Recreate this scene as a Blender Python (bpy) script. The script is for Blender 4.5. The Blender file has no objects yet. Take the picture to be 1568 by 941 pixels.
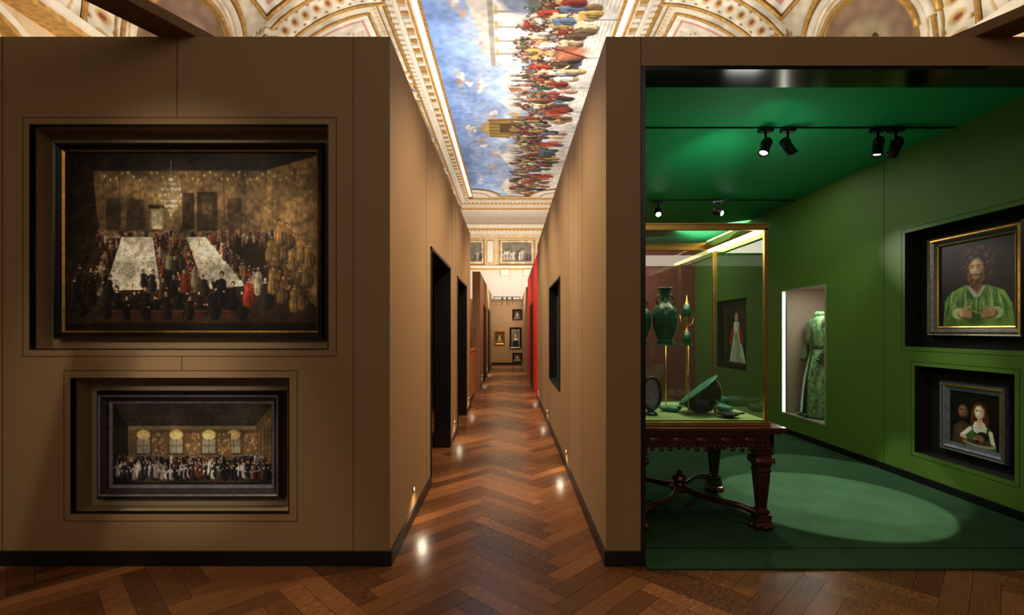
import bpy, math, random
import numpy as np
from mathutils import Matrix, Vector
random.seed(7)
rng = np.random.default_rng(7)
scene = bpy.context.scene
try:
    scene.view_settings.view_transform = 'Standard'
    scene.view_settings.look = 'None'
except Exception:
    pass

# ------------------------------------------------------------------ helpers
def s2l(c):
    c = np.clip(np.asarray(c, float), 0, 1)
    return np.where(c <= .04045, c/12.92, ((c+.055)/1.055)**2.4)

def lin(c):
    r = s2l(c)
    return (float(r[0]), float(r[1]), float(r[2]), 1.0)

MATS = {}
def pm(name, rgb, rough=.6, metal=0.0, nscale=0, namt=.15, bump=0.0, stretch=(1,1,1), emis=None, estr=0, coat=0, bscale=None, spec=None):
    if name in MATS: return MATS[name]
    m = bpy.data.materials.new(name); m.use_nodes = True
    nt = m.node_tree; N = nt.nodes; L = nt.links
    b = N['Principled BSDF']
    b.inputs['Base Color'].default_value = lin(rgb)
    b.inputs['Roughness'].default_value = rough
    b.inputs['Metallic'].default_value = metal
    if coat: b.inputs['Coat Weight'].default_value = coat
    if spec is not None: b.inputs['Specular IOR Level'].default_value = spec
    if emis is not None:
        b.inputs['Emission Color'].default_value = lin(emis)
        b.inputs['Emission Strength'].default_value = estr
    if nscale:
        tc = N.new('ShaderNodeTexCoord'); mp = N.new('ShaderNodeMapping')
        mp.inputs['Scale'].default_value = stretch
        nz = N.new('ShaderNodeTexNoise'); nz.inputs['Scale'].default_value = nscale
        nz.inputs['Detail'].default_value = 5
        mr = N.new('ShaderNodeMapRange')
        mr.inputs['From Min'].default_value = .3; mr.inputs['From Max'].default_value = .7
        mr.inputs['To Min'].default_value = 1-namt; mr.inputs['To Max'].default_value = 1+namt
        vm = N.new('ShaderNodeVectorMath'); vm.operation = 'SCALE'
        vm.inputs[0].default_value = lin(rgb)[:3]
        L.new(tc.outputs['Object'], mp.inputs['Vector']); L.new(mp.outputs['Vector'], nz.inputs['Vector'])
        L.new(nz.outputs['Fac'], mr.inputs['Value']); L.new(mr.outputs['Result'], vm.inputs['Scale'])
        L.new(vm.outputs['Vector'], b.inputs['Base Color'])
        if bump:
            bp = N.new('ShaderNodeBump'); bp.inputs['Strength'].default_value = bump
            bp.inputs['Distance'].default_value = .004
            src = nz
            if bscale:
                src = N.new('ShaderNodeTexNoise'); src.inputs['Scale'].default_value = bscale
                L.new(tc.outputs['Object'], src.inputs['Vector'])
            L.new(src.outputs['Fac'], bp.inputs['Height']); L.new(bp.outputs['Normal'], b.inputs['Normal'])
    MATS[name] = m
    return m

class MB:
    def __init__(s):
        s.v = []; s.f = []; s.m = []; s.sm = []; s.mats = []
    def mi(s, mat):
        if mat not in s.mats: s.mats.append(mat)
        return s.mats.index(mat)
    def face(s, pts, mat, smooth=False):
        i = len(s.v); s.v += [tuple(p) for p in pts]
        s.f.append(tuple(range(i, i+len(pts)))); s.m.append(s.mi(mat)); s.sm.append(smooth)
    def box(s, x0, x1, y0, y1, z0, z1, mat, M=None):
        i = len(s.v)
        c = [(x0,y0,z0),(x1,y0,z0),(x1,y1,z0),(x0,y1,z0),(x0,y0,z1),(x1,y0,z1),(x1,y1,z1),(x0,y1,z1)]
        if M is not None: c = [tuple(M @ Vector(p)) for p in c]
        s.v += c
        k = s.mi(mat)
        for q in [(0,3,2,1),(4,5,6,7),(0,1,5,4),(1,2,6,5),(2,3,7,6),(3,0,4,7)]:
            s.f.append(tuple(i+a for a in q)); s.m.append(k); s.sm.append(False)
    def rings(s, R, mat, smooth=True, cap=True, closed=False):
        i = len(s.v); n = len(R[0]); k = s.mi(mat)
        for r in R: s.v += [tuple(p) for p in r]
        nr = len(R)
        for a in range(nr if closed else nr-1):
            b = (a+1) % nr
            for j in range(n):
                j2 = (j+1) % n
                s.f.append((i+a*n+j, i+a*n+j2, i+b*n+j2, i+b*n+j)); s.m.append(k); s.sm.append(smooth)
        if cap and not closed:
            s.f.append(tuple(i+j for j in reversed(range(n)))); s.m.append(k); s.sm.append(False)
            s.f.append(tuple(i+(nr-1)*n+j for j in range(n))); s.m.append(k); s.sm.append(False)
    def lathe(s, prof, c, mat, seg=24, M=None, sx=1, sy=1, smooth=True, rot=0, wob=None):
        R = []
        for (r, z) in prof:
            ring = []
            for j in range(seg):
                a = 2*math.pi*j/seg + rot
                rr = max(r, .0005)
                if wob: rr *= 1+wob(a, z)
                p = Vector((rr*math.cos(a)*sx, rr*math.sin(a)*sy, z))
                if M is not None: p = M @ p
                ring.append(p + Vector(c))
            R.append(ring)
        s.rings(R, mat, smooth)
    def tube(s, pts, rad, mat, seg=10):
        pts = [Vector(p) for p in pts]
        if not hasattr(rad, '__len__'): rad = [rad]*len(pts)
        R = []
        up = Vector((0,0,1))
        for i, p in enumerate(pts):
            d = (pts[min(i+1, len(pts)-1)] - pts[max(i-1, 0)]).normalized()
            ref = up if abs(d.dot(up)) < .95 else Vector((1,0,0))
            a = d.cross(ref).normalized(); b = d.cross(a).normalized()
            R.append([p + a*rad[i]*math.cos(2*math.pi*j/seg) + b*rad[i]*math.sin(2*math.pi*j/seg) for j in range(seg)])
        s.rings(R, mat)
    def ball(s, c, r, mat, sc=(1,1,1), seg=14, wob=None):
        prof = [(r*math.sin(math.pi*k/8), -r*math.cos(math.pi*k/8)) for k in range(9)]
        M = Matrix.Diagonal((sc[0], sc[1], sc[2], 1))
        s.lathe(prof, c, mat, seg, M=M, wob=wob)
    def build(s, name, bevel=0, parent=None, M=None, fixn=True):
        me = bpy.data.meshes.new(name)
        me.from_pydata(s.v, [], s.f)
        for m in s.mats: me.materials.append(m)
        me.polygons.foreach_set('material_index', s.m)
        me.polygons.foreach_set('use_smooth', s.sm)
        if fixn:
            import bmesh
            bm = bmesh.new(); bm.from_mesh(me)
            bmesh.ops.recalc_face_normals(bm, faces=bm.faces)
            bm.to_mesh(me); bm.free()
        me.update()
        ob = bpy.data.objects.new(name, me); scene.collection.objects.link(ob)
        if M is not None: ob.matrix_world = M
        if bevel:
            bv = ob.modifiers.new('bevel', 'BEVEL'); bv.width = bevel; bv.segments = 2
            bv.limit_method = 'ANGLE'; bv.angle_limit = math.radians(40)
        if parent is not None:
            ob.parent = parent
            ob.matrix_parent_inverse = parent.matrix_world.inverted()
        return ob

def gridmesh(name, P, C, mat, parent=None, M=None):
    """P (h,w,3) positions, C (h,w,3) sRGB colours painted per vertex"""
    h, w = P.shape[:2]
    me = bpy.data.meshes.new(name)
    me.vertices.add(h*w); me.vertices.foreach_set('co', P.reshape(-1).astype(np.float32))
    idx = np.arange(h*w).reshape(h, w)
    q = np.stack([idx[:-1,:-1], idx[1:,:-1], idx[1:,1:], idx[:-1,1:]], -1).reshape(-1)
    n = len(q)//4
    me.loops.add(n*4); me.loops.foreach_set('vertex_index', q.astype(np.int32))
    me.polygons.add(n); me.polygons.foreach_set('loop_start', np.arange(0, n*4, 4, dtype=np.int32))
    me.update(calc_edges=True)
    at = me.color_attributes.new('paint', 'FLOAT_COLOR', 'POINT')
    col = np.ones((h*w, 4), np.float32); col[:, :3] = s2l(C).reshape(-1, 3)
    at.data.foreach_set('color', col.reshape(-1))
    me.polygons.foreach_set('use_smooth', [True]*n)
    me.materials.append(mat); me.update()
    ob = bpy.data.objects.new(name, me); scene.collection.objects.link(ob)
    if M is not None: ob.matrix_world = M
    if parent is not None:
        ob.parent = parent; ob.matrix_parent_inverse = parent.matrix_world.inverted()
    return ob

def paintmat(name, rough=.5, bump=.0, coat=0):
    m = bpy.data.materials.new(name); m.use_nodes = True
    nt = m.node_tree; N = nt.nodes; L = nt.links; b = N['Principled BSDF']
    a = N.new('ShaderNodeAttribute'); a.attribute_name = 'paint'
    nz = N.new('ShaderNodeTexNoise'); nz.inputs['Scale'].default_value = 90
    tc = N.new('ShaderNodeTexCoord'); L.new(tc.outputs['Object'], nz.inputs['Vector'])
    mr = N.new('ShaderNodeMapRange'); mr.inputs['To Min'].default_value = .85; mr.inputs['To Max'].default_value = 1.15
    L.new(nz.outputs['Fac'], mr.inputs['Value'])
    vm = N.new('ShaderNodeVectorMath'); vm.operation = 'SCALE'
    L.new(a.outputs['Color'], vm.inputs[0]); L.new(mr.outputs['Result'], vm.inputs['Scale'])
    L.new(vm.outputs['Vector'], b.inputs['Base Color'])
    b.inputs['Roughness'].default_value = rough
    b.inputs['Specular IOR Level'].default_value = .2
    return m

class Cv:
    """small numpy painter: logical size lw x lh, k samples per unit"""
    def __init__(s, lw, lh, k, bg):
        s.lw, s.lh, s.k = lw, lh, k
        s.W, s.H = int(lw*k), int(lh*k)
        s.a = np.ones((s.H, s.W, 3))*np.array(bg)
    def _sub(s, x0, x1, y0, y1):
        a = max(int(x0*s.k)-1, 0); b = min(int(x1*s.k)+2, s.W); c = max(int(y0*s.k)-1, 0); d = min(int(y1*s.k)+2, s.H)
        if a >= b or c >= d: return None
        Y, X = np.mgrid[c:d, a:b]
        return (slice(c, d), slice(a, b)), (X+.5)/s.k, (Y+.5)/s.k
    def _mix(s, sl, mask, col):
        s.a[sl] = s.a[sl]*(1-mask[..., None]) + np.array(col)*mask[..., None]
    def ell(s, cx, cy, rx, ry, col, al=1, rot=0, soft=.25):
        r = max(rx, ry)
        t = s._sub(cx-r, cx+r, cy-r, cy+r)
        if t is None: return
        sl, X, Y = t; c, n = math.cos(rot), math.sin(rot)
        dx = X-cx; dy = Y-cy
        d = np.sqrt(((dx*c+dy*n)/rx)**2 + ((-dx*n+dy*c)/ry)**2)
        s._mix(sl, np.clip((1-d)/soft, 0, 1)*al, col)
    def poly(s, pts, col, al=1):
        xs = [p[0] for p in pts]; ys = [p[1] for p in pts]
        t = s._sub(min(xs), max(xs), min(ys), max(ys))
        if t is None: return
        sl, X, Y = t; ins = np.zeros(X.shape, bool); n = len(pts)
        for i in range(n):
            x1, y1 = pts[i]; x2, y2 = pts[(i+1) % n]
            if y1 == y2: continue
            cnd = ((y1 > Y) != (y2 > Y)) & (X < (x2-x1)*(Y-y1)/(y2-y1)+x1)
            ins ^= cnd
        s._mix(sl, ins.astype(float)*al, col)
    def rect(s, x0, y0, x1, y1, col, al=1):
        s.poly([(x0,y0),(x1,y0),(x1,y1),(x0,y1)], col, al)
    def line(s, x0, y0, x1, y1, th, col, al=1):
        t = s._sub(min(x0,x1)-th, max(x0,x1)+th, min(y0,y1)-th, max(y0,y1)+th)
        if t is None: return
        sl, X, Y = t; dx, dy = x1-x0, y1-y0; L2 = dx*dx+dy*dy+1e-9
        u = np.clip(((X-x0)*dx+(Y-y0)*dy)/L2, 0, 1)
        d = np.hypot(X-x0-u*dx, Y-y0-u*dy)
        s._mix(sl, np.clip((th/2-d)*s.k+.5, 0, 1)*al, col)
    def noise(s, cell, amp, seed=0, tint=(1,1,1)):
        r = np.random.default_rng(seed)
        gh, gw = int(s.lh/cell)+3, int(s.lw/cell)+3
        g = r.random((gh, gw))
        y = np.arange(s.H)/s.k/cell; x = np.arange(s.W)/s.k/cell
        yi = y.astype(int); xi = x.astype(int); fy = (y-yi)[:, None]; fx = (x-xi)[None, :]
        fy = fy*fy*(3-2*fy); fx = fx*fx*(3-2*fx)
        n = (g[yi][:, xi]*(1-fy)*(1-fx)+g[yi+1][:, xi]*fy*(1-fx)+g[yi][:, xi+1]*(1-fy)*fx+g[yi+1][:, xi+1]*fy*fx)
        s.a = np.clip(s.a*(1+(n[..., None]-.5)*2*amp*np.array(tint)), 0, 1)
    def blur(s, n=1):
        for _ in range(n):
            p = np.pad(s.a, ((1,1),(1,1),(0,0)), 'edge')
            s.a = (p[:-2,1:-1]+p[2:,1:-1]+p[1:-1,:-2]+p[1:-1,2:]+2*p[1:-1,1:-1])/6
    def person(s, x, y, h, col, skin=(.8,.6,.45), hair=(.15,.1,.06), wide=1.0):
        """painterly figure : skirt/cloak, torso, arm, folds, head and hair"""
        w = h*wide; R = random.random
        dk = tuple(c*.5 for c in col); lt = tuple(min(1, c*1.45+.05) for c in col)
        ln = (R()-.5)*.14*w
        s.ell(x+.03*w, y-.26*h, .19*w, .32*h, dk, 1, soft=.3)
        s.ell(x, y-.27*h, .155*w, .30*h, col, 1, soft=.35)
        s.ell(x+ln*.6, y-.60*h, .125*w, .20*h, col, 1, soft=.3)
        s.ell(x-.05*w+ln*.6, y-.63*h, .055*w, .14*h, lt, .75, soft=.8)
        s.line(x-.07*w, y-.48*h, x-.09*w, y-.06*h, .05*w, lt, .55)
        s.line(x+.05*w, y-.5*h, x+.08*w, y-.03*h, .05*w, dk, .8)
        sg = -1 if R() < .5 else 1
        ex, ey = x+ln+sg*(.16+.12*R())*w, y-(.42+R()*.38)*h
        s.line(x+ln*.6+sg*.10*w, y-.68*h, (x+ex)/2+sg*.06*w, y-.52*h, .075*w, col); s.line((x+ex)/2+sg*.06*w, y-.52*h, ex, ey, .06*w, lt if R()<.4 else col)
        s.ell(ex, ey, .035*h, .035*h, skin)
        s.ell(x+ln, y-.885*h, .075*h, .095*h, hair); s.ell(x+ln+.012*h*sg, y-.865*h, .055*h, .072*h, skin, soft=.5)
        if R() < .4: s.ell(x+ln, y-.775*h, .075*h, .022*h, (.85,.82,.75), .9)

PAINT = paintmat('oil_paint_canvas', .45)
FRESCO = paintmat('fresco_plaster', .8)

# ------------------------------------------------------------------ materials
brown = pm('taupe_brown_wall', (.61,.48,.325), .6, nscale=60, namt=.05, bump=.15)
brownd = pm('taupe_brown_seam', (.26,.19,.12), .8, nscale=10, namt=.1)
beige = pm('beige_niche_lining', (.62,.52,.38), .7, nscale=30, namt=.05)
black = pm('black_satin_metal', (.05,.045,.045), .35, nscale=20, namt=.1)
blackg = pm('black_gloss_lining', (.04,.045,.04), .12, nscale=8, namt=.1)
blackm = pm('black_matte', (.03,.03,.03), .8, nscale=20, namt=.1)
base_m = pm('black_skirting', (.04,.04,.04), .4, nscale=12, namt=.1)
green = pm('green_wall_paint', (.33,.47,.14), .6, nscale=40, namt=.05, bump=.1)
greenc = pm('green_ceiling_fabric', (.03,.66,.38), .6, nscale=60, namt=.05)
carpet = pm('green_carpet', (.17,.27,.17), .95, nscale=3, namt=.15, bump=.3, bscale=300, spec=.05)
redm = pm('red_wall_paint', (.90,.05,.03), .6, nscale=30, namt=.05)
redb = pm('dusky_rose_wall', (.50,.24,.18), .7, nscale=15, namt=.1)
unlit = pm('dark_room_paint', (.10,.08,.06), .9, nscale=15, namt=.1)  # dark tone stands in for the shade inside the left cabinet
gold = pm('antique_gold', (.80,.60,.28), .35, 1.0, nscale=25, namt=.25, bump=.3)
brass = pm('polished_brass', (.84,.68,.36), .3, 1.0, nscale=15, namt=.12)
goldpaint = pm('gilded_stucco', (.76,.59,.32), .5, .5, nscale=12, namt=.3, bump=.4)
cream = pm('cream_stucco', (.86,.81,.73), .7, nscale=6, namt=.07, bump=.1)
cream2 = pm('warm_stucco', (.80,.70,.55), .7, nscale=5, namt=.15, bump=.2)
mahog = pm('mahogany', (.25,.095,.05), .3, nscale=14, namt=.35, stretch=(1,1,.25), coat=.3)
mahogl = pm('mahogany_top', (.34,.16,.08), .25, nscale=14, namt=.3, stretch=(.2,1,1), coat=.5)
silverf = pm('silvered_frame', (.62,.62,.68), .35, .8, nscale=30, namt=.25, bump=.4)
walnutf = pm('dark_walnut_frame', (.17,.13,.12), .35, nscale=30, namt=.3)
blackf = pm('ebony_frame', (.04,.035,.03), .25, nscale=30, namt=.2)
bronzef = pm('bronzed_carved_frame', (.46,.42,.34), .35, .7, nscale=60, namt=.35, bump=.6)
malach = pm('malachite_green', (.03,.27,.18), .18, nscale=18, namt=.6, stretch=(1,1,3))
malachd = pm('malachite_dark', (.02,.16,.11), .15, nscale=18, namt=.6, stretch=(1,1,3))
malachl = pm('malachite_light', (.10,.46,.33), .4, nscale=14, namt=.6, bump=.6)
casefloor = pm('vitrine_base_fabric', (.56,.68,.40), .8, nscale=40, namt=.05)
ledw = pm('led_white', (1,1,1), .5, emis=(1,.97,.92), estr=14)
ledwarm = pm('led_warm', (1,.95,.8), .5, emis=(1,.93,.62), estr=9)
steplens = pm('step_light_lens', (1,.9,.7), .5, emis=(1,.85,.6), estr=10)
lensm = pm('spot_lens', (1,1,1), .3, emis=(.92,1,.92), estr=30)
cab = pm('oak_cabinet', (.70,.45,.26), .5, nscale=10, namt=.2, stretch=(1,1,.2))
gown = pm('green_silk_gown', (.42,.56,.36), .4, nscale=22, namt=.7, bump=.5)
gownd = pm('dark_green_sash', (.08,.28,.12), .4, nscale=20, namt=.2)
nichegrey = pm('warm_grey_niche', (.56,.50,.42), .7, nscale=20, namt=.06)

def glassmat(name, tint=(1,1,1), refl=.8):
    m = bpy.data.materials.new(name); m.use_nodes = True
    nt = m.node_tree; N = nt.nodes; L = nt.links
    N.remove(N['Principled BSDF'])
    tr = N.new('ShaderNodeBsdfTransparent'); tr.inputs['Color'].default_value = (*tint, 1)
    gl = N.new('ShaderNodeBsdfGlossy'); gl.inputs['Roughness'].default_value = .02
    lw = N.new('ShaderNodeLayerWeight'); lw.inputs['Blend'].default_value = .5
    pw = N.new('ShaderNodeMath'); pw.operation = 'POWER'; pw.inputs[1].default_value = 4
    ma = N.new('ShaderNodeMath'); ma.operation = 'MULTIPLY_ADD'; ma.inputs[1].default_value = refl; ma.inputs[2].default_value = .10
    mx = N.new('ShaderNodeMixShader')
    L.new(lw.outputs['Facing'], pw.inputs[0]); L.new(pw.outputs[0], ma.inputs[0]); L.new(ma.outputs[0], mx.inputs['Fac'])
    L.new(tr.outputs[0], mx.inputs[1]); L.new(gl.outputs[0], mx.inputs[2])
    L.new(mx.outputs[0], N['Material Output'].inputs['Surface'])
    return m
glass = glassmat('vitrine_glass', (.93,.96,.93), .8)

# parquet material : grain along plank uv, tone per plank
def parquet():
    m = bpy.data.materials.new('oak_herringbone_parquet'); m.use_nodes = True
    nt = m.node_tree; N = nt.nodes; L = nt.links; b = N['Principled BSDF']
    uv = N.new('ShaderNodeUVMap'); uv.uv_map = 'UVMap'
    at = N.new('ShaderNodeAttribute'); at.attribute_name = 'tone'
    mp = N.new('ShaderNodeMapping'); mp.inputs['Scale'].default_value = (3, 60, 1)
    ad = N.new('ShaderNodeVectorMath'); ad.operation = 'ADD'
    sc = N.new('ShaderNodeVectorMath'); sc.operation = 'SCALE'; sc.inputs['Scale'].default_value = 57
    L.new(at.outputs['Color'], sc.inputs[0]); L.new(uv.outputs[0], mp.inputs['Vector'])
    L.new(mp.outputs[0], ad.inputs[0]); L.new(sc.outputs[0], ad.inputs[1])
    nz = N.new('ShaderNodeTexNoise'); nz.inputs['Scale'].default_value = 1.0; nz.inputs['Detail'].default_value = 3
    L.new(ad.outputs[0], nz.inputs['Vector'])
    r1 = N.new('ShaderNodeValToRGB')
    r1.color_ramp.elements[0].position = .2; r1.color_ramp.elements[0].color = lin((.33,.18,.085))
    r1.color_ramp.elements[1].position = .85; r1.color_ramp.elements[1].color = lin((.58,.37,.20))
    L.new(nz.outputs['Fac'], r1.inputs['Fac'])
    sep = N.new('ShaderNodeSeparateColor'); L.new(at.outputs['Color'], sep.inputs[0])
    mr = N.new('ShaderNodeMapRange'); mr.inputs['To Min'].default_value = .45; mr.inputs['To Max'].default_value = 1.3
    L.new(sep.outputs[0], mr.inputs['Value'])
    vm = N.new('ShaderNodeVectorMath'); vm.operation = 'SCALE'
    L.new(r1.outputs['Color'], vm.inputs[0]); L.new(mr.outputs['Result'], vm.inputs['Scale'])
    L.new(vm.outputs[0], b.inputs['Base Color'])
    m2 = N.new('ShaderNodeMapRange'); m2.inputs['To Min'].default_value = .2; m2.inputs['To Max'].default_value = .32
    L.new(nz.outputs['Fac'], m2.inputs['Value']); L.new(m2.outputs['Result'], b.inputs['Roughness'])
    bp = N.new('ShaderNodeBump'); bp.inputs['Strength'].default_value = .06; bp.inputs['Distance'].default_value = .002
    L.new(nz.outputs['Fac'], bp.inputs['Height']); L.new(bp.outputs[0], b.inputs['Normal'])
    return m

# ------------------------------------------------------------------ dimensions (metres)
YF = 3.167          # front plane of the two cabinets
XL, XR = -0.7625, 0.617   # corridor faces
HT = 3.37           # partition height
CX = 0.30           # hall axis
HL, HR = -5.9, 6.5  # hall side walls
HB = 30.0           # hall end wall

# ------------------------------------------------------------------ floor
def floor():
    Lp, w, g = .74, .123, .0012
    V = []; F = []; UV = []; T = []
    c45 = math.sqrt(.5)
    ox, oy = -.73, 0
    def add(x0, y0, x1, y1, horiz):
        cxm, cym = (x0+x1)/2, (y0+y1)/2
        X = (cxm-cym)*c45+ox; Y = (cxm+cym)*c45+oy
        if not (HL-.3 < X < HR+.3 and -.8 < Y < HB): return
        i = len(V); t = random.random(); t2 = random.random()
        for (a, b) in ((x0+g, y0+g), (x1-g, y0+g), (x1-g, y1-g), (x0+g, y1-g)):
            V.append(((a-b)*c45+ox, (a+b)*c45+oy, 0))
            UV.append((a, b) if horiz else (b, a))
        F.append((i, i+1, i+2, i+3)); T.append((t, t2))
    for i in range(-260, 300):
        for j in range(-14, 16):
            bx, by = i*w+j*Lp, i*w-j*Lp
            Y = (bx+by)*c45
            if Y < -2 or Y > HB+2: continue
            add(bx, by, bx+Lp, by+w, True)
            add(bx, by+w, bx+w, by+w+Lp, False)
    n = len(V)
    V += [(HL-.4,-1.2,-.02),(HR+.4,-1.2,-.02),(HR+.4,HB+.4,-.02),(HL-.4,HB+.4,-.02)]
    F.append((n, n+1, n+2, n+3))
    V += [(HL-.4,-1.2,-.002),(HR+.4,-1.2,-.002),(HR+.4,HB+.4,-.002),(HL-.4,HB+.4,-.002)]
    F.append((n+4, n+5, n+6, n+7))
    me = bpy.data.meshes.new('floor'); me.from_pydata(V, [], F)
    uvl = me.uv_layers.new(name='UVMap')
    at = me.color_attributes.new('tone', 'FLOAT_COLOR', 'CORNER')
    for k, (a, b) in enumerate(UV): uvl.data[k].uv = (a, b)
    for k, (t, t2) in enumerate(T):
        for q in range(4): at.data[4*k+q].color = (t, t2, t*t2, 1)
    me.materials.append(parquet()); me.materials.append(pm('floor_joint', (.06,.035,.02), .8, nscale=5))
    me.polygons[-1].material_index = 1; me.polygons[-2].material_index = 1
    ob = bpy.data.objects.new('floor', me); scene.collection.objects.link(ob)
floor()

# ------------------------------------------------------------------ wall builder with recesses / openings
def panel_wall(name, u0, u1, v0, v1, T, holes, xf, mat, backmat=None, parent=None):
    us = sorted({u0, u1, *[h[0] for h in holes], *[h[1] for h in holes]})
    vs = sorted({v0, v1, *[h[2] for h in holes], *[h[3] for h in holes]})
    mb = MB(); backmat = backmat or mat
    def cell(i, j):
        if i < 0 or j < 0 or i >= len(us)-1 or j >= len(vs)-1: return ('out', None)
        um, vm = (us[i]+us[i+1])/2, (vs[j]+vs[j+1])/2
        for h in holes:
            if h[0] < um < h[1] and h[2] < vm < h[3]: return (h[4], h)
        return (0, None)
    def q(a, b, c, d, m): mb.face([xf(*a), xf(*b), xf(*c), xf(*d)], m)
    for i in range(len(us)-1):
        for j in range(len(vs)-1):
            d, h = cell(i, j); a, b, c, e = us[i], us[i+1], vs[j], vs[j+1]
            if d is not None:
                q((a,c,d),(b,c,d),(b,e,d),(a,e,d), h[6] if h else mat)
                q((a,c,T),(b,c,T),(b,e,T),(a,e,T), backmat)
    def dep(t): return T if (t[0] is None or t[0] == 'out') else t[0]
    for i in range(-1, len(us)-1):
        for j in range(len(vs)-1):
            t1, t2 = cell(i, j), cell(i+1, j); a, b = dep(t1), dep(t2)
            if abs(a-b) > 1e-6:
                h = t1[1] or t2[1]; u = us[i+1]
                q((u,vs[j],a),(u,vs[j],b),(u,vs[j+1],b),(u,vs[j+1],a), h[5] if h else mat)
    for i in range(len(us)-1):
        for j in range(-1, len(vs)-1):
            t1, t2 = cell(i, j), cell(i, j+1); a, b = dep(t1), dep(t2)
            if abs(a-b) > 1e-6:
                h = t1[1] or t2[1]; v = vs[j+1]
                q((us[i],v,a),(us[i],v,b),(us[i+1],v,b),(us[i+1],v,a), h[5] if h else mat)
    return mb.build(name, parent=parent, fixn=False)

front = lambda u, v, w: (u, YF+w, v)
leftc = lambda u, v, w: (XL-w, u, v)
rightc = lambda u, v, w: (XR+w, u, v)
XG = 4.0
greenw = lambda u, v, w: (XG+w, u, v)

N1 = (-3.0625, -1.154, 1.375, 2.8125); N2 = (-2.80, -1.404, .329, 1.196)
wl = panel_wall('wall_left_cabinet_front', HL+.02, XL, 0, HT, .3,
    [(*N1, .16, beige, beige), (*N2, .16, beige, beige)], front, brown)
wlc = panel_wall('wall_left_corridor', YF+.3, 9.66, 0, HT, .2,
    [(4.79, 6.37, .0, 2.307, None, black, black), (7.24, 8.78, .0, 2.29, None, black, black)], leftc, brown, unlit)
DH = 3.167
panel_wall('wall_right_cabinet_front', XR, HR-.02, 0, HT, .22, [(.854, 3.95, 0, DH, None, blackg, blackg)], front, brown, green)
panel_wall('wall_right_corridor', YF+.22, 10.9, 0, HT, .18, [(6.01, 7.56, .765, 2.15, .15, black, blackm)], rightc, brown, green)
P3 = (3.72, 5.02, 1.335, 2.478); P4 = (3.93, 4.90, .30, 1.15); DR = (6.27, 7.29, .287, 2.08); P5 = (8.38, 9.56, .80, 2.05)
panel_wall('wall_green_room_right', YF+.22, 10.7, 0, 3.32, .7,
    [(*P3, .17, blackm, blackm), (*P4, .17, blackm, blackm), (*DR, .62, nichegrey, nichegrey), (*P5, .12, blackm, blackm)], greenw, green)
mb = MB(); mb.box(.797, XG+.7, 10.7, 10.9, 0, 3.32, redb); mb.build('wall_green_room_back')
mb = MB(); mb.box(.797, XG+.7, YF+.22, 10.9, 3.32, 3.36, greenc)
mb.build('ceiling_green_room')
mb = MB(); mb.box(.868, 3.939, 3.10, YF+.23, 0.001, .012, carpet); mb.box(.80, XG-.001, YF+.222, 10.69, 0.001, .012, carpet); mb.build('green_carpet')
# left cabinet interior: unseen slab and walls added to keep hall light out
mb = MB(); mb.box(HL+.02, XL-.2, YF+.3, 9.66, 3.3, 3.36, unlit); mb.build('ceiling_left_cabinet')
mb = MB(); mb.box(HL+.02, XL-.2, 9.56, 9.66, 0, 3.3, unlit); mb.build('wall_left_cabinet_back')
mb = MB(); mb.box(-3.2, -3.1, YF+.3, 9.56, 0, 3.3, unlit); mb.build('wall_left_cabinet_inner')

# seams, edge profiles and skirtings
def ring(mb, a0, a1, z0, z1, t, y0, y1, mat, xf=None):
    for (p, q, r, s) in ((a0-t, a1+t, z1, z1+t), (a0-t, a1+t, z0-t, z0), (a0-t, a0, z0, z1), (a1, a1+t, z0, z1)):
        if xf is None: mb.box(p, q, y0, y1, r, s, mat)
        else: mb.box(y0, y1, p, q, r, s, mat)
mb = MB(); e = .0015
def vs_(x, z0, z1): mb.box(x-.002, x+.002, YF-e, YF, z0, z1, brownd)
def hs_(x0, x1, z): mb.box(x0, x1, YF-e, YF, z-.002, z+.002, brownd)
vs_(-.996, .09, HT); vs_(-3.235, .09, HT); vs_(-2.12, 2.856, HT); vs_(-2.09, 1.245, 1.332); vs_(-4.6,.09,HT)
for (a0,a1,z0,z1) in ((-3.104,-1.104,1.333,2.854), (-2.842,-1.354,.283,1.2417)):
    vs_(a0, z0, z1); vs_(a1, z0, z1); hs_(a0, a1, z0); hs_(a0, a1, z1)
vs_(.840, .09, HT)
mb.build('trim_panel_seams_front')
mb = MB()
for n in (N1, N2):
    ring(mb, n[0]+.006, n[1]-.006, n[2]+.006, n[3]-.006, .006, YF-.002, YF+.035, black)
mb.build('trim_niche_edges')
mb = MB()
for y in (4.55, 6.62, 7.05, 9.0): mb.box(XL, XL+e, y-.002, y+.002, .09, HT, brownd)
for y in (4.2, 5.2, 7.9, 9.4): mb.box(XR-e, XR, y-.002, y+.002, .09, HT, brownd)
mb.build('trim_panel_seams_corridor')
mb = MB()
for y in (5.3, 7.7): mb.box(XG-e, XG, y-.002, y+.002, .08, 3.32, pm('green_seam', (.1,.2,.05), .8, nscale=5))
gs = MATS['green_seam']
for (a0,a1,z0,z1) in ((3.68,5.06,1.295,2.52), (3.89,4.94,.26,1.19)):
    for z in (z0, z1): mb.box(XG-e, XG, a0, a1, z-.002, z+.002, gs)
    for y in (a0, a1): mb.box(XG-e, XG, y-.002, y+.002, z0, z1, gs)
mb.build('trim_panel_seams_green')
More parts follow.
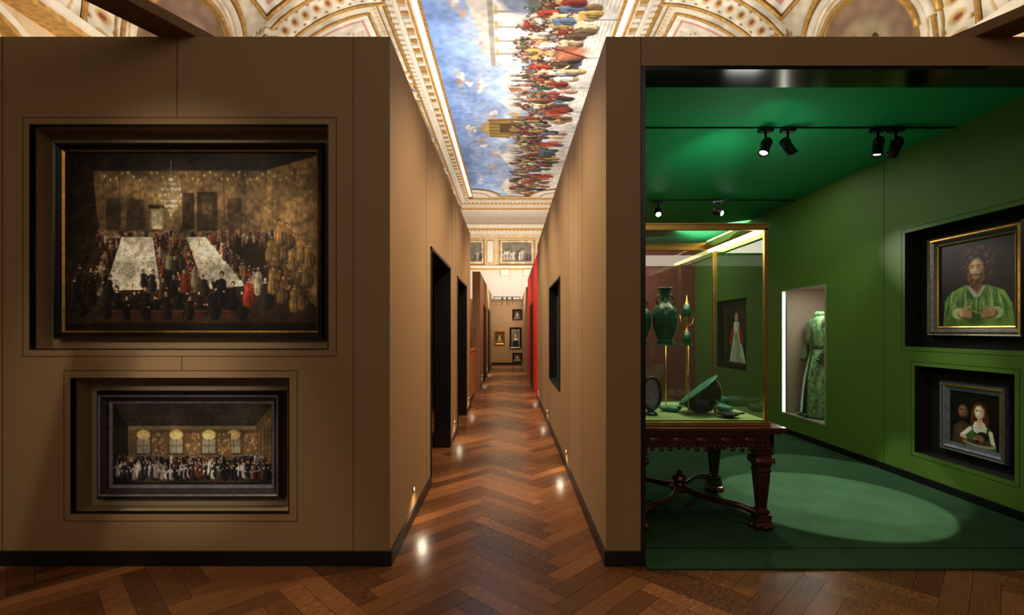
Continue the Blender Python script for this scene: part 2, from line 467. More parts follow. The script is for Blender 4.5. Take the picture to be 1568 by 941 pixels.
# door linings
for i, (a, b, h) in enumerate(((4.79, 6.37, 2.307), (7.24, 8.78, 2.29))):
    mb = MB(); t = .03
    mb.box(XL-.2, XL+.012, a, a+t, 0.001, h, black); mb.box(XL-.2, XL+.012, b-t, b, 0.001, h, black)
    mb.box(XL-.2, XL+.012, a, b, h-t, h+.001, black)
    mb.build('door_%d' % (i+1))
mb = MB(); 
ring(mb, 6.01+.02, 7.56-.02, .765+.02, 2.15-.02, .025, XR-.014, XR+.14, black, xf=1)
mb.face([(XR+.1,6.03,.785),(XR+.1,7.54,.785),(XR+.1,7.54,2.13),(XR+.1,6.03,2.13)], blackm)  # black sheet stands in for the dark interior behind the window
mb.build('window_1')
# opening frame right cabinet
mb = MB()
mb.box(.840, .866, YF-.012, YF+.222, .001, DH+.013, black)
mb.box(.866, 3.95, YF-.012, YF+.222, DH-.012, DH+.013, blackg)
mb.box(3.94, 3.975, YF-.012, YF+.222, .001, DH+.013, black)
mb.build('trim_opening_frame')

def skirt(name, boxes):
    mb = MB()
    for b in boxes: mb.box(*b, base_m)
    mb.build(name, bevel=.003)
bh = .095
skirt('baseboard_left_front', [(HL+.02, XL+.014, YF-.014, YF, .001, bh)])
skirt('baseboard_left_corridor', [(XL, XL+.014, YF, 4.778, .001, bh), (XL, XL+.014, 6.382, 7.228, .001, bh), (XL, XL+.014, 8.792, 9.66, .001, bh)])
skirt('baseboard_right_front', [(XR-.014, .839, YF-.014, YF, .001, bh)])
skirt('baseboard_right_corridor', [(XR-.014, XR, YF, 10.9, .001, bh)])
skirt('baseboard_green_room', [(XG-.014, XG, YF+.23, 10.69, .013, .085)])

# far partitions
mb = MB(); mb.box(XL-.2, XL, 12.9, 21.5, 0, 3.02, brown)
mb.build('wall_left_corridor_far')
mb = MB(); mb.box(XR, XR+.2, 10.9, 16.7, 0, 3.2, redm); mb.build('wall_red')
mb = MB(); mb.box(XR-.05, XR+.15, 16.7, 21.5, 0, 2.95, brown); mb.build('wall_right_corridor_far')
mb = MB(); mb.box(-3.2, 3.2, 21.5, 21.7, 0, 2.85, brown); mb.build('wall_corridor_end')
def fardoor(i, x0, x1, a, b, h):
    mb = MB(); t = .05
    mb.box(x0, x1, a, a+t, .001, h, black); mb.box(x0, x1, b-t, b, .001, h, black); mb.box(x0, x1, a+t, b-t, h-t, h, black)
    mb.box((x0+x1)/2-.004, (x0+x1)/2+.004, a+t, b-t, .001, h-t, blackm)
    mb.build('door_%d' % i)
fardoor(3, XL, XL+.02, 14.6, 16.0, 2.25); fardoor(4, XL, XL+.02, 17.6, 19.0, 2.25); fardoor(5, XR-.02, XR, 13.0, 14.6, 2.25)
skirt('baseboard_far', [(XL, XL+.014, 12.9, 14.59, .001, bh), (XL, XL+.014, 16.01, 17.59, .001, bh), (XL, XL+.014, 19.01, 21.5, .001, bh), (XL+.02, XR-.07, 21.486, 21.5, .001, bh)])
# display cabinet beyond the left block
mb = MB(); mb.box(-1.25, -.80, 10.3, 11.6, .08, 1.05, cab); mb.box(-1.22, -.83, 10.33, 11.57, 0.001, .08, blackm)
mb.box(-1.27, -.78, 10.28, 11.62, 1.05, 1.08, cab)
for x in (-1.24, -.81):
    for y in (10.31, 11.59): mb.box(x-.012, x+.012, y-.012, y+.012, 1.08, 1.55, brass)
mb.box(-1.26, -.79, 10.29, 11.61, 1.55, 1.57, brass)
mb.build('display_cabinet', bevel=.004)

# ------------------------------------------------------------------ step lights
def steplight(x, y, z, side, en=4):
    mb = MB(); s = side
    M = Matrix.Rotation(math.radians(90*s), 4, 'Y')
    mb.lathe([(.0,0),(.026,0),(.026,.006),(.02,.008),(.018,.004)], (x+s*.0005, y, z), brass, 16, M=M)
    mb.lathe([(.0,.003),(.014,.003),(.014,.007),(.0,.009)], (x+s*.0005, y, z), steplens, 14, M=M)
    ob = mb.build('step_light')
    ld = bpy.data.lights.new('step_lamp', 'SPOT'); ld.energy = en; ld.color = (1, .84, .6); ld.spot_size = math.radians(160); ld.spot_blend = .7; ld.shadow_soft_size = .03
    lo = bpy.data.objects.new('lamp', ld); scene.collection.objects.link(lo); lo.location = (x+s*.07, y, z)
    lo.rotation_euler = Vector((s*.35, 0, -1)).to_track_quat('-Z', 'Y').to_euler()
    lo.parent = ob
for y in (3.94, 6.85, 9.2, 13.8, 17.0): steplight(XL, y, .24, 1)
for y in (5.33, 8.0, 10.5): steplight(XR, y, .20, -1)

# ------------------------------------------------------------------ picture frames
def frameM(cx, cy, cz, facing):
    if facing == 'front':   # faces -Y
        R = Matrix(((1,0,0),(0,0,-1),(0,1,0)))
    else:                   # faces -X
        R = Matrix(((0,0,-1),(-1,0,0),(0,1,0)))
    return Matrix.Translation((cx, cy, cz)) @ R.to_4x4()

def picture(cv, w, h, prof, M, name='framed_painting', z_canvas=.02, parent=None):
    """prof: list of (dist outside canvas edge, height, mat) from inner to outer"""
    mb = MB(); last = None
    pr = [(prof[0][0], 0.0, prof[0][2])] + prof + [(prof[-1][0], 0.0, prof[-1][2])]
    for (o, z, m) in pr:
        r = [(-w/2-o,-h/2-o,z),(w/2+o,-h/2-o,z),(w/2+o,h/2+o,z),(-w/2-o,h/2+o,z)]
        if last is not None:
            for j in range(4):
                k = (j+1) % 4
                mb.face([last[j], last[k], r[k], r[j]], m)
        last = r
    o = prof[-1][0]
    mb.face([(-w/2-o,-h/2-o,0),(-w/2-o,h/2+o,0),(w/2+o,h/2+o,0),(w/2+o,-h/2-o,0)], prof[-1][2])
    ob = mb.build(name, M=M, fixn=False, parent=parent)
    xs = np.linspace(-w/2, w/2, cv.W); ys = np.linspace(h/2, -h/2, cv.H)
    X, Y = np.meshgrid(xs, ys)
    gridmesh('canvas', np.stack([X, Y, np.full_like(X, z_canvas)], -1), cv.a, PAINT, M=M.copy(), parent=ob)
    return ob

rc = lambda a: random.choice(a)
# --- banquet painting (386 x 274)
def paint_banquet():
    c = Cv(386, 274, 1.45, (.22,.165,.11))
    c.poly([(38,28),(310,28),(300,132),(52,132)], (.40,.31,.205))
    c.poly([(0,0),(40,28),(50,135),(40,274),(0,274)], (.15,.115,.08))
    c.poly([(310,22),(386,0),(386,274),(330,200),(298,130)], (.53,.41,.25))
    c.ell(335,100,52,95,(.72,.57,.36),.6,soft=1); c.ell(345,125,30,50,(.82,.63,.40),.5,soft=1)
    c.poly([(0,0),(386,0),(386,4),(310,26),(40,28)], (.13,.10,.07))
    c.ell(160,75,100,66,(.56,.45,.29),.65,soft=1); c.ell(160,60,70,40,(.70,.57,.38),.5,soft=1); c.ell(262,80,60,60,(.54,.43,.28),.5,soft=1)
    c.noise(14,.22,76)
    for i in range(8):
        x = 48+i*32; c.line(x,28,x+3,110,1.5,(.20,.15,.10),.5)
    for i in range(5):
        x = 300+i*18; c.line(x,16,x-4,200,1.2,(.36,.27,.15),.5)
    c.rect(128,86,148,118,(.60,.52,.40)); c.rect(131,90,145,117,(.74,.68,.55)); c.rect(125,80,151,86,(.22,.155,.10))
    c.rect(178,62,196,118,(.20,.15,.105),.85); c.rect(200,60,232,120,(.19,.145,.11),.85); c.poly([(206,66),(226,66),(222,95),(210,95)],(.32,.26,.18))
    c.rect(60,70,82,120,(.20,.15,.11),.7); c.rect(92,72,118,120,(.23,.18,.12),.7); c.rect(247,70,270,125,(.28,.21,.14),.7)
    c.noise(5,.16,77)
    for i in range(300):
        t = random.random(); x = 60+t*300; y = 32+10*abs(math.sin(t*9))+random.random()*12 + (max(0,t-.75)*-40)
        c.line(x, y, x+random.random()*2-1, y+2+random.random()*7, .8, rc([(.64,.50,.28),(.78,.63,.37),(.45,.33,.18),(.4,.3,.18)]), .6)
    for i in range(34):
        x = 58+i*9; y = 36+6*math.sin(i*1.3); c.ell(x, y, 3.6, 4.8, (.92,.76,.42), .32, soft=1); c.ell(x, y, 1.0, 1.6, (1,.90,.62), .85)
    for i in range(6): c.line(52+i*3, 50, 40+i*3, 110, .8, (.6,.45,.24), .5)
    # chandelier
    c.line(160,12,160,44,1,(.6,.5,.32)); c.ell(160,62,34,38,(.84,.72,.50),.5,soft=1)
    for r_, y, n in ((4,40,6),(10,47,10),(14,55,13),(17,64,16),(14,73,13),(9,81,9),(4,88,5)):
        for i in range(n):
            x = 160-r_+2*r_*i/(n-1); c.ell(x, y+random.random()*2, 1.3, 2.4, rc([(1,.98,.9),(.97,.9,.75),(.7,.6,.42)]), .95); c.line(x,y,x+random.random()-.5,y+7,.6,rc([(.97,.92,.78),(.6,.5,.35)]),.7)
    c.ell(160,95,2,4,(.9,.8,.6))
    # floor
    c.poly([(50,132),(300,132),(345,200),(386,240),(386,274),(0,274),(0,240)], (.20,.145,.095))
    c.poly([(120,150),(190,150),(215,215),(120,215)], (.34,.26,.17))
    skins = [(.88,.70,.54),(.78,.58,.44),(.92,.78,.64)]
    cols = [(.16,.125,.11),(.12,.10,.10),(.32,.13,.09),(.48,.20,.13),(.44,.34,.23),(.66,.58,.47),(.22,.21,.23),(.54,.40,.24),(.27,.19,.14)]
    for i in range(200):
        x = 45+random.random()*285; y = 124+random.random()*18
        c.person(x, y+6, 15, rc(cols), rc(skins))
    cl = (.88,.83,.72)
    c.poly([(84,130),(132,130),(144,210),(58,212)], cl)
    c.poly([(184,130),(214,130),(278,204),(212,210)], cl)
    c.noise(5, .12, 5)
    # dinner plates, glasses, candelabra and runners
    for k in range(11):
        t = k/10; y = 134+t*70
        for (x0, x1) in ((84-26*t,132+12*t),(184+28*t,214+64*t)):
            for f in (.2,.8): c.ell(x0+(x1-x0)*f, y, 2.6+1.6*t, 1.1+.8*t, (.98,.96,.9), .9); c.ell(x0+(x1-x0)*f, y, 1.6+t, .7+.5*t, (.68,.58,.42), .8)
            if k % 3 == 1: c.line((x0+x1)/2, y, (x0+x1)/2, y-7-3*t, 1.1, (.62,.48,.26)); c.ell((x0+x1)/2, y-8-3*t, 1.5, 2, (1,.92,.7))
    for i in range(520):
        t = random.random(); y = 133+t*74
        if random.random() < .5: x0, x1 = 84-26*t, 132+12*t
        else: x0, x1 = 184+28*t, 214+64*t
        x = x0+3+(x1-x0-6)*random.random()
        c.ell(x, y, .8+.8*t, .5+.4*t, rc([(.56,.46,.33),(1,.97,.88),(.66,.53,.36),(.38,.32,.26),(.98,.92,.78),(.6,.54,.44),(.48,.4,.3)]), .85)
    def row(xa, ya, xb, yb, n, h0, h1, pal):
        for i in range(n):
            t = (i+.5)/n; h = h0+(h1-h0)*t
            c.person(xa+(xb-xa)*t+random.uniform(-2,2), ya+(yb-ya)*t+h*.5, h*(.9+.25*random.random()), rc(pal), rc(skins), wide=1.1)
    for k in range(2):
        row(80-6*k,128,48-8*k,208,17,13,30,cols); row(136+3*k,130,150+3*k,205,15,13,27,cols[:5]+[(.65,.6,.5)])
        row(179-3*k,130,202-3*k,205,14,13,27,cols+[(.6,.2,.13)]); row(218+5*k,128,290+6*k,206,18,13,32,cols+[(.75,.7,.6)])
    for (x, y, h, col) in ((130,206,36,(.16,.13,.13)),(154,196,38,(.13,.11,.11)),(168,184,36,(.18,.14,.12)),(182,208,40,(.46,.19,.12)),(196,200,36,(.5,.42,.32)),
                           (162,215,38,(.12,.1,.1)),(156,172,30,(.55,.48,.38)),(172,160,28,(.24,.15,.12)),(160,150,24,(.4,.3,.22)),(146,218,36,(.3,.2,.13)),(118,200,30,(.14,.12,.12)),(176,172,30,(.2,.16,.16)),(212,212,34,(.15,.12,.12))):
        c.person(x, y+8, h, col, rc(skins), wide=1.25)
    for i, x in enumerate((60,78,92,106,122,138,154,170,188,206,226,246,268)):
        h = 46+9*math.sin(i*2.1)
        c.person(x, 256, h, rc([(.07,.055,.05),(.09,.06,.05),(.11,.07,.055)]), rc(skins[:2]), wide=1.15)
        if i % 2: c.rect(x-8, 244, x+8, 268, (.24,.13,.085)); c.line(x-9,243,x+9,243,1.5,(.38,.22,.14))
    for (x, y, h, col) in ((238,236,56,(.07,.06,.06)),(254,242,46,(.08,.06,.06)),(278,238,50,(.56,.20,.12)),(294,216,44,(.64,.58,.48)),(306,240,52,(.15,.115,.1)),(64,224,38,(.11,.09,.08)),(38,214,40,(.18,.12,.09))):
        c.person(x, y, h, col, rc(skins), wide=1.2)
    for (x,y) in ((312,150),(322,158),(334,146),(346,165),(360,150),(318,180),(338,195),(356,200),(368,190),(330,215),(350,228),(316,200),(340,130),(328,125),(362,225),(372,160)):
        c.person(x, y+18, 36+y*.05, rc([(.52,.39,.22),(.60,.45,.26),(.42,.31,.18),(.66,.50,.31)]), (.78,.60,.40), (.32,.22,.12), wide=1.35)
    for (x,y) in ((18,190),(28,200),(22,232),(36,215),(12,210)):
        c.person(x, y+20, 42, (.15,.11,.08), (.40,.29,.19), wide=1.3)
    c.poly([(0,262),(386,262),(386,274),(0,274)], (.08,.06,.045), .85)
    c.noise(30, .28, 2); c.noise(6, .16, 3); c.noise(1.6, .10, 4); c.blur(1)
    return c
cb = paint_banquet()
gline = gold
picture(cb, 1.666, 1.182, [(0,.035,gline),(.012,.045,gline),(.014,.045,blackf),(.03,.06,blackf),(.036,.066,blackf),(.046,.07,blackf),(.058,.045,blackf)],
        frameM(-2.11, YF+.155, 2.087, 'front'))

def paint_ball():
    c = Cv(244, 124, 1.9, (.17,.14,.11))
    c.poly([(0,0),(244,0),(218,34),(22,34)], (.22,.19,.155))
    for i in range(7): c.line(30+i*30, 0, 40+i*26, 34, 1, (.30,.25,.19))
    c.line(0,10,244,10,1,(.28,.23,.18)); c.line(0,20,244,20,1,(.28,.23,.18))
    c.rect(22,34,218,90,(.40,.31,.20)); c.poly([(0,0),(22,34),(22,95),(0,115)],(.16,.14,.105)); c.poly([(244,0),(218,34),(218,95),(244,115)],(.38,.30,.2))
    c.rect(22,34,218,40,(.52,.43,.30))
    for x in (34, 84, 134, 172):
        c.rect(x, 46, x+24, 78, (.28,.23,.17)); c.ell(x+12, 48, 12, 9, (.94,.76,.46)); c.rect(x+2, 54, x+22, 76, (.56,.56,.5)); c.ell(x+12,50,9,6,(1,.90,.62),.8)
        c.line(x+12,54,x+12,76,1,(.24,.2,.15)); c.line(x+2,64,x+22,64,1,(.24,.2,.15))
        c.ell(x+12,60,18,20,(.9,.7,.4),.32,soft=1)
    for x in (60, 112, 160, 200):
        c.rect(x,46,x+20,80,(.50,.38,.25))
        for i in range(50): c.ell(x+random.random()*20, 46+random.random()*34, 2, 2.5, rc([(.66,.50,.32),(.40,.38,.28),(.56,.32,.2),(.78,.66,.46)]), .8)
    for x in (0,1,2,3): c.rect(222+x*5, 40-x*6, 225+x*5, 90+x*4, (.52,.41,.26))
    c.rect(0,92,244,124,(.13,.11,.09))
    c.poly([(40,96),(200,96),(225,120),(20,120)],(.24,.2,.16))
    cols = [(.10,.09,.09),(.12,.1,.1),(.5,.46,.42),(.70,.66,.60),(.3,.14,.11),(.30,.24,.18),(.17,.17,.2),(.13,.12,.13),(.11,.1,.1)]
    for i in range(170): c.person(6+random.random()*232, 92+random.random()*6, 14+random.random()*4, rc(cols), (.84,.68,.54))
    for i in range(75): c.person(6+i*3.1+random.random()*2, 110+random.random()*8, 22+random.random()*8, rc(cols), (.84,.68,.54), wide=1.15)
    for x in range(6, 240, 7): c.ell(x, 101+3*math.sin(x), 1.3, 2.0, (.88,.85,.8), .8)
    c.noise(24,.25,12); c.noise(3,.12,13); c.blur(1)
    return c
picture(paint_ball(), 1.056, .537, [(0,.03,silverf),(.02,.034,silverf),(.024,.05,walnutf),(.05,.07,walnutf),(.056,.075,silverf),(.062,.075,silverf),(.07,.06,walnutf),(.088,.05,blackf)],
        frameM(-2.104, YF+.155, .7425, 'front'))

def face(c, x, y, s, sk, hr, turn=0, look=0):
    """shaded oval face : s = half height"""
    lt = tuple(min(1, v*1.15+.03) for v in sk); dk = tuple(v*.62 for v in sk)
    c.ell(x, y, s*.76, s, dk, 1, soft=.12); c.ell(x-.06*s, y-.02*s, s*.68, s*.94, sk, 1, soft=.35)
    c.ell(x-.15*s, y-.5*s, s*.42, s*.3, lt, .7, soft=1); c.ell(x-.32*s, y+.15*s, s*.25, s*.25, lt, .6, soft=1)
    c.ell(x+.38*s, y+.2*s, s*.28, s*.6, dk, .6, soft=1)
    for sx in (-.32, .26):
        ex = x+sx*s+turn*s
        c.ell(ex, y-.10*s, .20*s, .13*s, dk, .7, soft=.8); c.ell(ex, y-.08*s, .14*s, .065*s, (.88,.84,.78)); c.ell(ex+look*s, y-.08*s, .065*s, .065*s, (.15,.10,.07))
        c.line(ex-.15*s, y-.14*s, ex+.15*s, y-.14*s, .045*s, (.2,.13,.09), .8); c.line(ex-.18*s, y-.29*s, ex+.17*s, y-.29*s, .06*s, hr, .8)
    nx = x+(-.03+turn)*s
    c.line(nx, y-.15*s, nx-.04*s, y+.22*s, .11*s, lt, .8); c.line(nx+.07*s, y-.1*s, nx+.09*s, y+.22*s, .06*s, dk, .6); c.ell(nx, y+.27*s, .15*s, .07*s, dk, .75, soft=.6); c.ell(nx-.02*s, y+.22*s, .08*s, .07*s, lt, .8, soft=.7)
    c.ell(nx, y+.47*s, .22*s, .055*s, (.62,.28,.22), .95, soft=.5); c.ell(nx, y+.55*s, .17*s, .05*s, (.74,.42,.34), .9, soft=.6); c.ell(nx, y+.66*s, .16*s, .04*s, dk, .5, soft=1)

def paint_man():
    c = Cv(150, 156, 2.0, (.17,.125,.075))
    c.ell(95,60,60,70,(.28,.21,.13),.6,soft=1)
    g=(.46,.60,.26); gd=(.20,.32,.11); gl=(.74,.84,.52)
    c.poly([(8,156),(12,108),(28,90),(55,80),(100,82),(130,94),(144,118),(148,156)], g)
    c.ell(32,118,18,34,gd,.8,soft=.6); c.ell(70,98,26,16,gd,.8,soft=.6); c.ell(120,130,14,30,gd,.6,soft=.8); c.ell(76,140,26,20,gd,.7,soft=.6)
    c.ell(34,102,14,12,gl,.5,soft=1); c.ell(118,104,16,14,gl,.5,soft=1)
    r = random.Random(5)
    for i in range(60):
        x0 = r.uniform(18,136); y0 = r.uniform(88,120); L_ = r.uniform(14,38); sl = (x0-76)*.25
        col = r.choice([gl,gl,gd,(.30,.44,.16)])
        for k in range(5): c.line(x0+sl*k/5*.6, y0+L_*k/5, x0+sl*(k+1)/5*.6+r.uniform(-1,1), y0+L_*(k+1)/5, 3.4-.5*k, col, .5)
    c.poly([(60,84),(96,84),(86,102),(74,104)], (.78,.76,.66)); c.poly([(66,84),(90,84),(80,98)], (.62,.44,.30))
    c.ell(78,74,12,18,(.50,.33,.21))
    c.ell(80,40,31,32,(.17,.105,.055),soft=.15)
    for i in range(320):
        a = r.uniform(math.pi*.82, math.pi*2.25); q = r.uniform(17,33)
        x, y = 80+q*math.cos(a), 42+q*math.sin(a)
        c.ell(x, y, 3.8, 2.3, r.choice([(.36,.22,.11),(.16,.10,.05),(.50,.33,.18),(.24,.145,.08)]), .8, rot=r.uniform(0,3), soft=.6)
    face(c, 78, 51, 21, (.86,.65,.48), (.22,.13,.08), turn=-.04, look=-.04)
    for i in range(300):
        a = r.uniform(-.25, math.pi+.25); q = r.uniform(.5,1)
        x, y = 77+17*q*math.cos(a), 64+22*q*math.sin(a)
        if y < 60 and abs(x-77) < 11: continue
        c.ell(x, y, 1.5, 3.6, r.choice([(.50,.30,.16),(.32,.18,.10),(.60,.39,.22),(.26,.15,.08)]), .75, rot=(x-78)*.03, soft=.6)
    for sx in (-1,1): c.line(77+sx*1,61.2,77+sx*9,63.5,2.4,(.36,.21,.11),.9)
    c.ell(77,64.2,4.5,1.4,(.66,.34,.27))
    sk=(.84,.63,.46); sd=(.50,.34,.23)
    for (hx, sg) in ((50,1),(106,-1)):
        c.ell(hx-sg*8,132,16,12,(.80,.78,.68)); c.ell(hx-sg*9,132,14,10,gl); c.ell(hx+1,134,13,9,sd,rot=.3*sg); c.ell(hx,132,12,8.5,sk,rot=.3*sg,soft=.4)
        for k in range(4):
            c.line(hx+sg*4,127+k*3.8,hx+sg*15,130+k*3.3,4,sd); c.line(hx+sg*4,126+k*3.8,hx+sg*14,129+k*3.3,3,sk); c.line(hx+sg*14,129+k*3.3,hx+sg*18,132+k*2.6,2.6,sk)
        c.line(hx+sg*2,124,hx+sg*15,120,3.6,sk)
    c.ell(78,131,6,5,(.5,.4,.25)); c.line(68,127,90,134,2.6,(.75,.65,.4)); c.ell(78,130,3,2,(.8,.72,.5))
    c.noise(22,.15,21); c.noise(2.5,.07,22); c.blur(1)
    return c
carved = [(0,.03,gold),(.012,.036,gold),(.02,.03,bronzef),(.04,.045,bronzef),(.055,.065,silverf),(.07,.06,gold),(.085,.07,bronzef),(.1,.05,blackf)]
picture(paint_man(), .72, .76, carved, frameM(XG+.165, 4.42, 1.915, 'side'))

def paint_woman():
    c = Cv(120, 124, 2.0, (.09,.075,.06))
    c.poly([(4,124),(8,84),(30,68),(48,76),(50,124)], (.28,.21,.12)); c.ell(24,90,12,20,(.38,.30,.18),.6,soft=1)
    c.ell(31,40,18,22,(.10,.07,.05)); face(c, 32, 47, 18, (.52,.35,.24), (.1,.07,.05), turn=.08); c.ell(33,62,11,8,(.16,.1,.07),.8,soft=.6)
    c.poly([(38,124),(44,80),(58,68),(88,68),(104,84),(112,124)], (.22,.36,.16)); c.ell(56,100,10,24,(.36,.52,.28),.6,soft=1); c.ell(94,104,9,22,(.12,.22,.09),.7,soft=1)
    c.poly([(54,66),(92,66),(88,88),(72,94),(58,88)], (.96,.93,.87)); c.ell(73,70,15,11,(.95,.80,.67),soft=.4)
    for i in range(12): c.line(58+i*2.6,78,60+i*2.2,90,.8,(.72,.68,.6),.7)
    c.ell(72,42,20,26,(.32,.17,.09)); c.ell(56,58,6,20,(.32,.17,.09),rot=.1); c.ell(89,58,6,20,(.32,.17,.09),rot=-.1); c.ell(73,62,7,11,(.85,.67,.52))
    for i in range(60):
        sx = -1 if i%2 else 1; c.line(72+sx*random.uniform(4,18),24+random.random()*20,72+sx*random.uniform(14,21),40+random.random()*34,1,rc([(.45,.26,.13),(.2,.1,.05)]),.6)
    face(c, 72, 43, 17.5, (.98,.84,.71), (.4,.25,.15), turn=-.03)
    for (a,b,p,q) in ((50,84,30,102),(98,86,104,112)): c.line(a,b,p,q,11,(.60,.58,.50)); c.line(a,b-1,p,q-1,8,(.94,.91,.84))
    c.ell(30,104,7,4.5,(.92,.75,.6)); [c.line(32,101+k*2,40,104+k*2,2,(.88,.7,.55)) for k in range(4)]
    c.ell(70,115,44,9,(.62,.57,.49)); c.ell(70,112,38,6,(.28,.24,.19))
    c.ell(80,97,16,12,(.17,.10,.06)); c.ell(72,103,14,10,(.58,.42,.30),soft=.4); c.ell(62,106,6,4,(.72,.54,.4)); c.ell(70,101,2.4,1.2,(.2,.12,.08)); c.ell(66,110,8,4,(.24,.14,.08)); c.ell(63,107,2.5,1,(.5,.25,.2))
    c.noise(20,.12,31); c.noise(2.5,.07,32); c.blur(1)
    return c
silv = [(0,.03,silverf),(.03,.04,silverf),(.045,.06,silverf),(.06,.055,gold),(.075,.06,silverf),(.085,.035,silverf)]
picture(paint_woman(), .47, .48, silv, frameM(XG+.165, 4.425, .70, 'side'))

def paint_lady():
    c = Cv(100, 124, 1.3, (.16,.12,.10))
    c.rect(60,10,95,60,(.28,.16,.14)); c.poly([(20,122),(38,60),(40,40),(64,40),(68,60),(92,122)], (.92,.90,.83))
    for i in range(9): c.line(50+i*.8-3,60,32+i*6,120,1.8,(.50,.66,.42),.8)
    c.poly([(38,42),(26,60),(20,84),(32,86),(42,58)], (.78,.16,.12)); c.poly([(64,42),(78,60),(82,82),(70,84),(62,58)], (.78,.16,.12))
    c.ell(52,38,15,5,(.95,.93,.88)); c.ell(52,20,10,9,(.5,.3,.15)); face(c,52,26,11,(.92,.76,.62),(.4,.25,.15))
    c.noise(15,.15,41)
    return c
picture(paint_lady(), .86, 1.02, [(0,.02,gold),(.01,.03,gold),(.02,.04,blackf),(.06,.05,blackf),(.07,.02,blackf)], frameM(XG+.115, 8.97, 1.425, 'side'))

def paint_portrait(dress, bg, seed, collar=True):
    c = Cv(60, 76, 1.4, bg)
    c.poly([(6,76),(10,54),(24,44),(38,44),(50,54),(54,76)], dress); c.ell(30,26,13,15,(.2,.12,.07))
    if collar: c.ell(30,44,14,5,(.92,.9,.85))
    face(c,30,28,12,(.85,.68,.52),(.2,.12,.08))
    c.noise(12,.15,seed)
    return c
gf = [(0,.02,gold),(.02,.05,gold),(.05,.06,gold),(.07,.03,gold)]
bf = [(0,.02,gold),(.01,.03,gold),(.015,.04,blackf),(.06,.06,blackf),(.08,.03,blackf)]
picture(paint_portrait((.55,.45,.2),(.35,.25,.1),51), .30, .44, gf, frameM(-.42, 21.495, 1.16, 'front'))
picture(paint_portrait((.12,.12,.12),(.45,.43,.38),52), .36, .76, bf, frameM(.27, 21.495, 1.16, 'front'))
picture(paint_portrait((.45,.42,.38),(.2,.18,.15),53), .26, .30, bf, frameM(.34, 21.495, 2.17, 'front'))
picture(paint_portrait((.5,.42,.3),(.3,.28,.25),54), .26, .22, bf, frameM(.34, 21.495, .33, 'front'))

# ------------------------------------------------------------------ dress on mannequin in niche
def dress():
    mb = MB(); cx, cy = XG+.33, 6.92
    def fold(a, z): return .055*math.sin(a*11+z*2)*max(0, min(1, (1.22-z)*1.6)) + .02*math.sin(a*23)*max(0,min(1,(1.2-z)))
    prof = [(.27,.30),(.275,.34),(.255,.6),(.225,.85),(.18,1.05),(.135,1.20),(.118,1.27),(.125,1.34),(.150,1.46),(.158,1.54),(.14,1.62),(.10,1.68),(.06,1.71)]
    mb.lathe(prof, (cx, cy, 0), gown, 66, sx=.8, sy=1.0, wob=fold)
    mb.lathe([(.122,1.235),(.128,1.25),(.126,1.29),(.12,1.30)], (cx, cy, 0), gownd, 30, sx=.84, sy=1.04)
    mb.lathe([(.07,1.69),(.078,1.72),(.062,1.75),(.05,1.76),(.045,1.71)], (cx, cy, 0), gown, 24)
    for s in (-1, 1):
        mb.ball((cx-.01, cy+s*.175, 1.60), .072, gown, (1,1,1.15))
        mb.tube([(cx, cy+s*.165, 1.60), (cx-.015, cy+s*.215, 1.42), (cx-.05, cy+s*.225, 1.24), (cx-.12, cy+s*.17, 1.10)], [.058,.05,.042,.036], gown, 14)
        mb.tube([(cx-.12, cy+s*.17, 1.10), (cx-.135, cy+s*.16, 1.075)], [.042,.044], gownd, 14)
    mb.tube([(cx-.115, cy, 1.66), (cx-.13, cy, 1.5), (cx-.105, cy, 1.27), (cx-.15, cy, 1.0), (cx-.20, cy, .7), (cx-.225, cy, .34)], [.012,.014,.014,.018,.022,.024], gownd, 8)
    mb.lathe([(.0,.287),(.17,.287),(.17,.305),(.02,.31),(.02,.6)], (cx, cy, .002), black, 24)
    for s in (-1,1): mb.ball((cx-.22, cy+s*.07, .322), .035, gownd, (1.8,.8,.8))
    mb.build('green_gown_on_mannequin', fixn=True)
dress()
mb = MB()
mb.box(XG+.012, XG+.032, 7.255, 7.285, .31, 2.05, ledw); mb.box(XG+.034, XG+.05, 7.25, 7.288, .31, 2.05, black)
mb.build('led_strip')
mb = MB()
mb.face([(XG+.004,6.272,.29),(XG+.004,7.288,.29),(XG+.004,7.288,2.078),(XG+.004,6.272,2.078)], glass); mb.build('glass_pane')
mb = MB(); ring(mb, 6.29, 7.27, .307, 2.06, .02, XG-.006, XG+.001, pm('niche_edge', (.62,.6,.5), .4, nscale=10), xf=1); mb.build('trim_dress_niche')

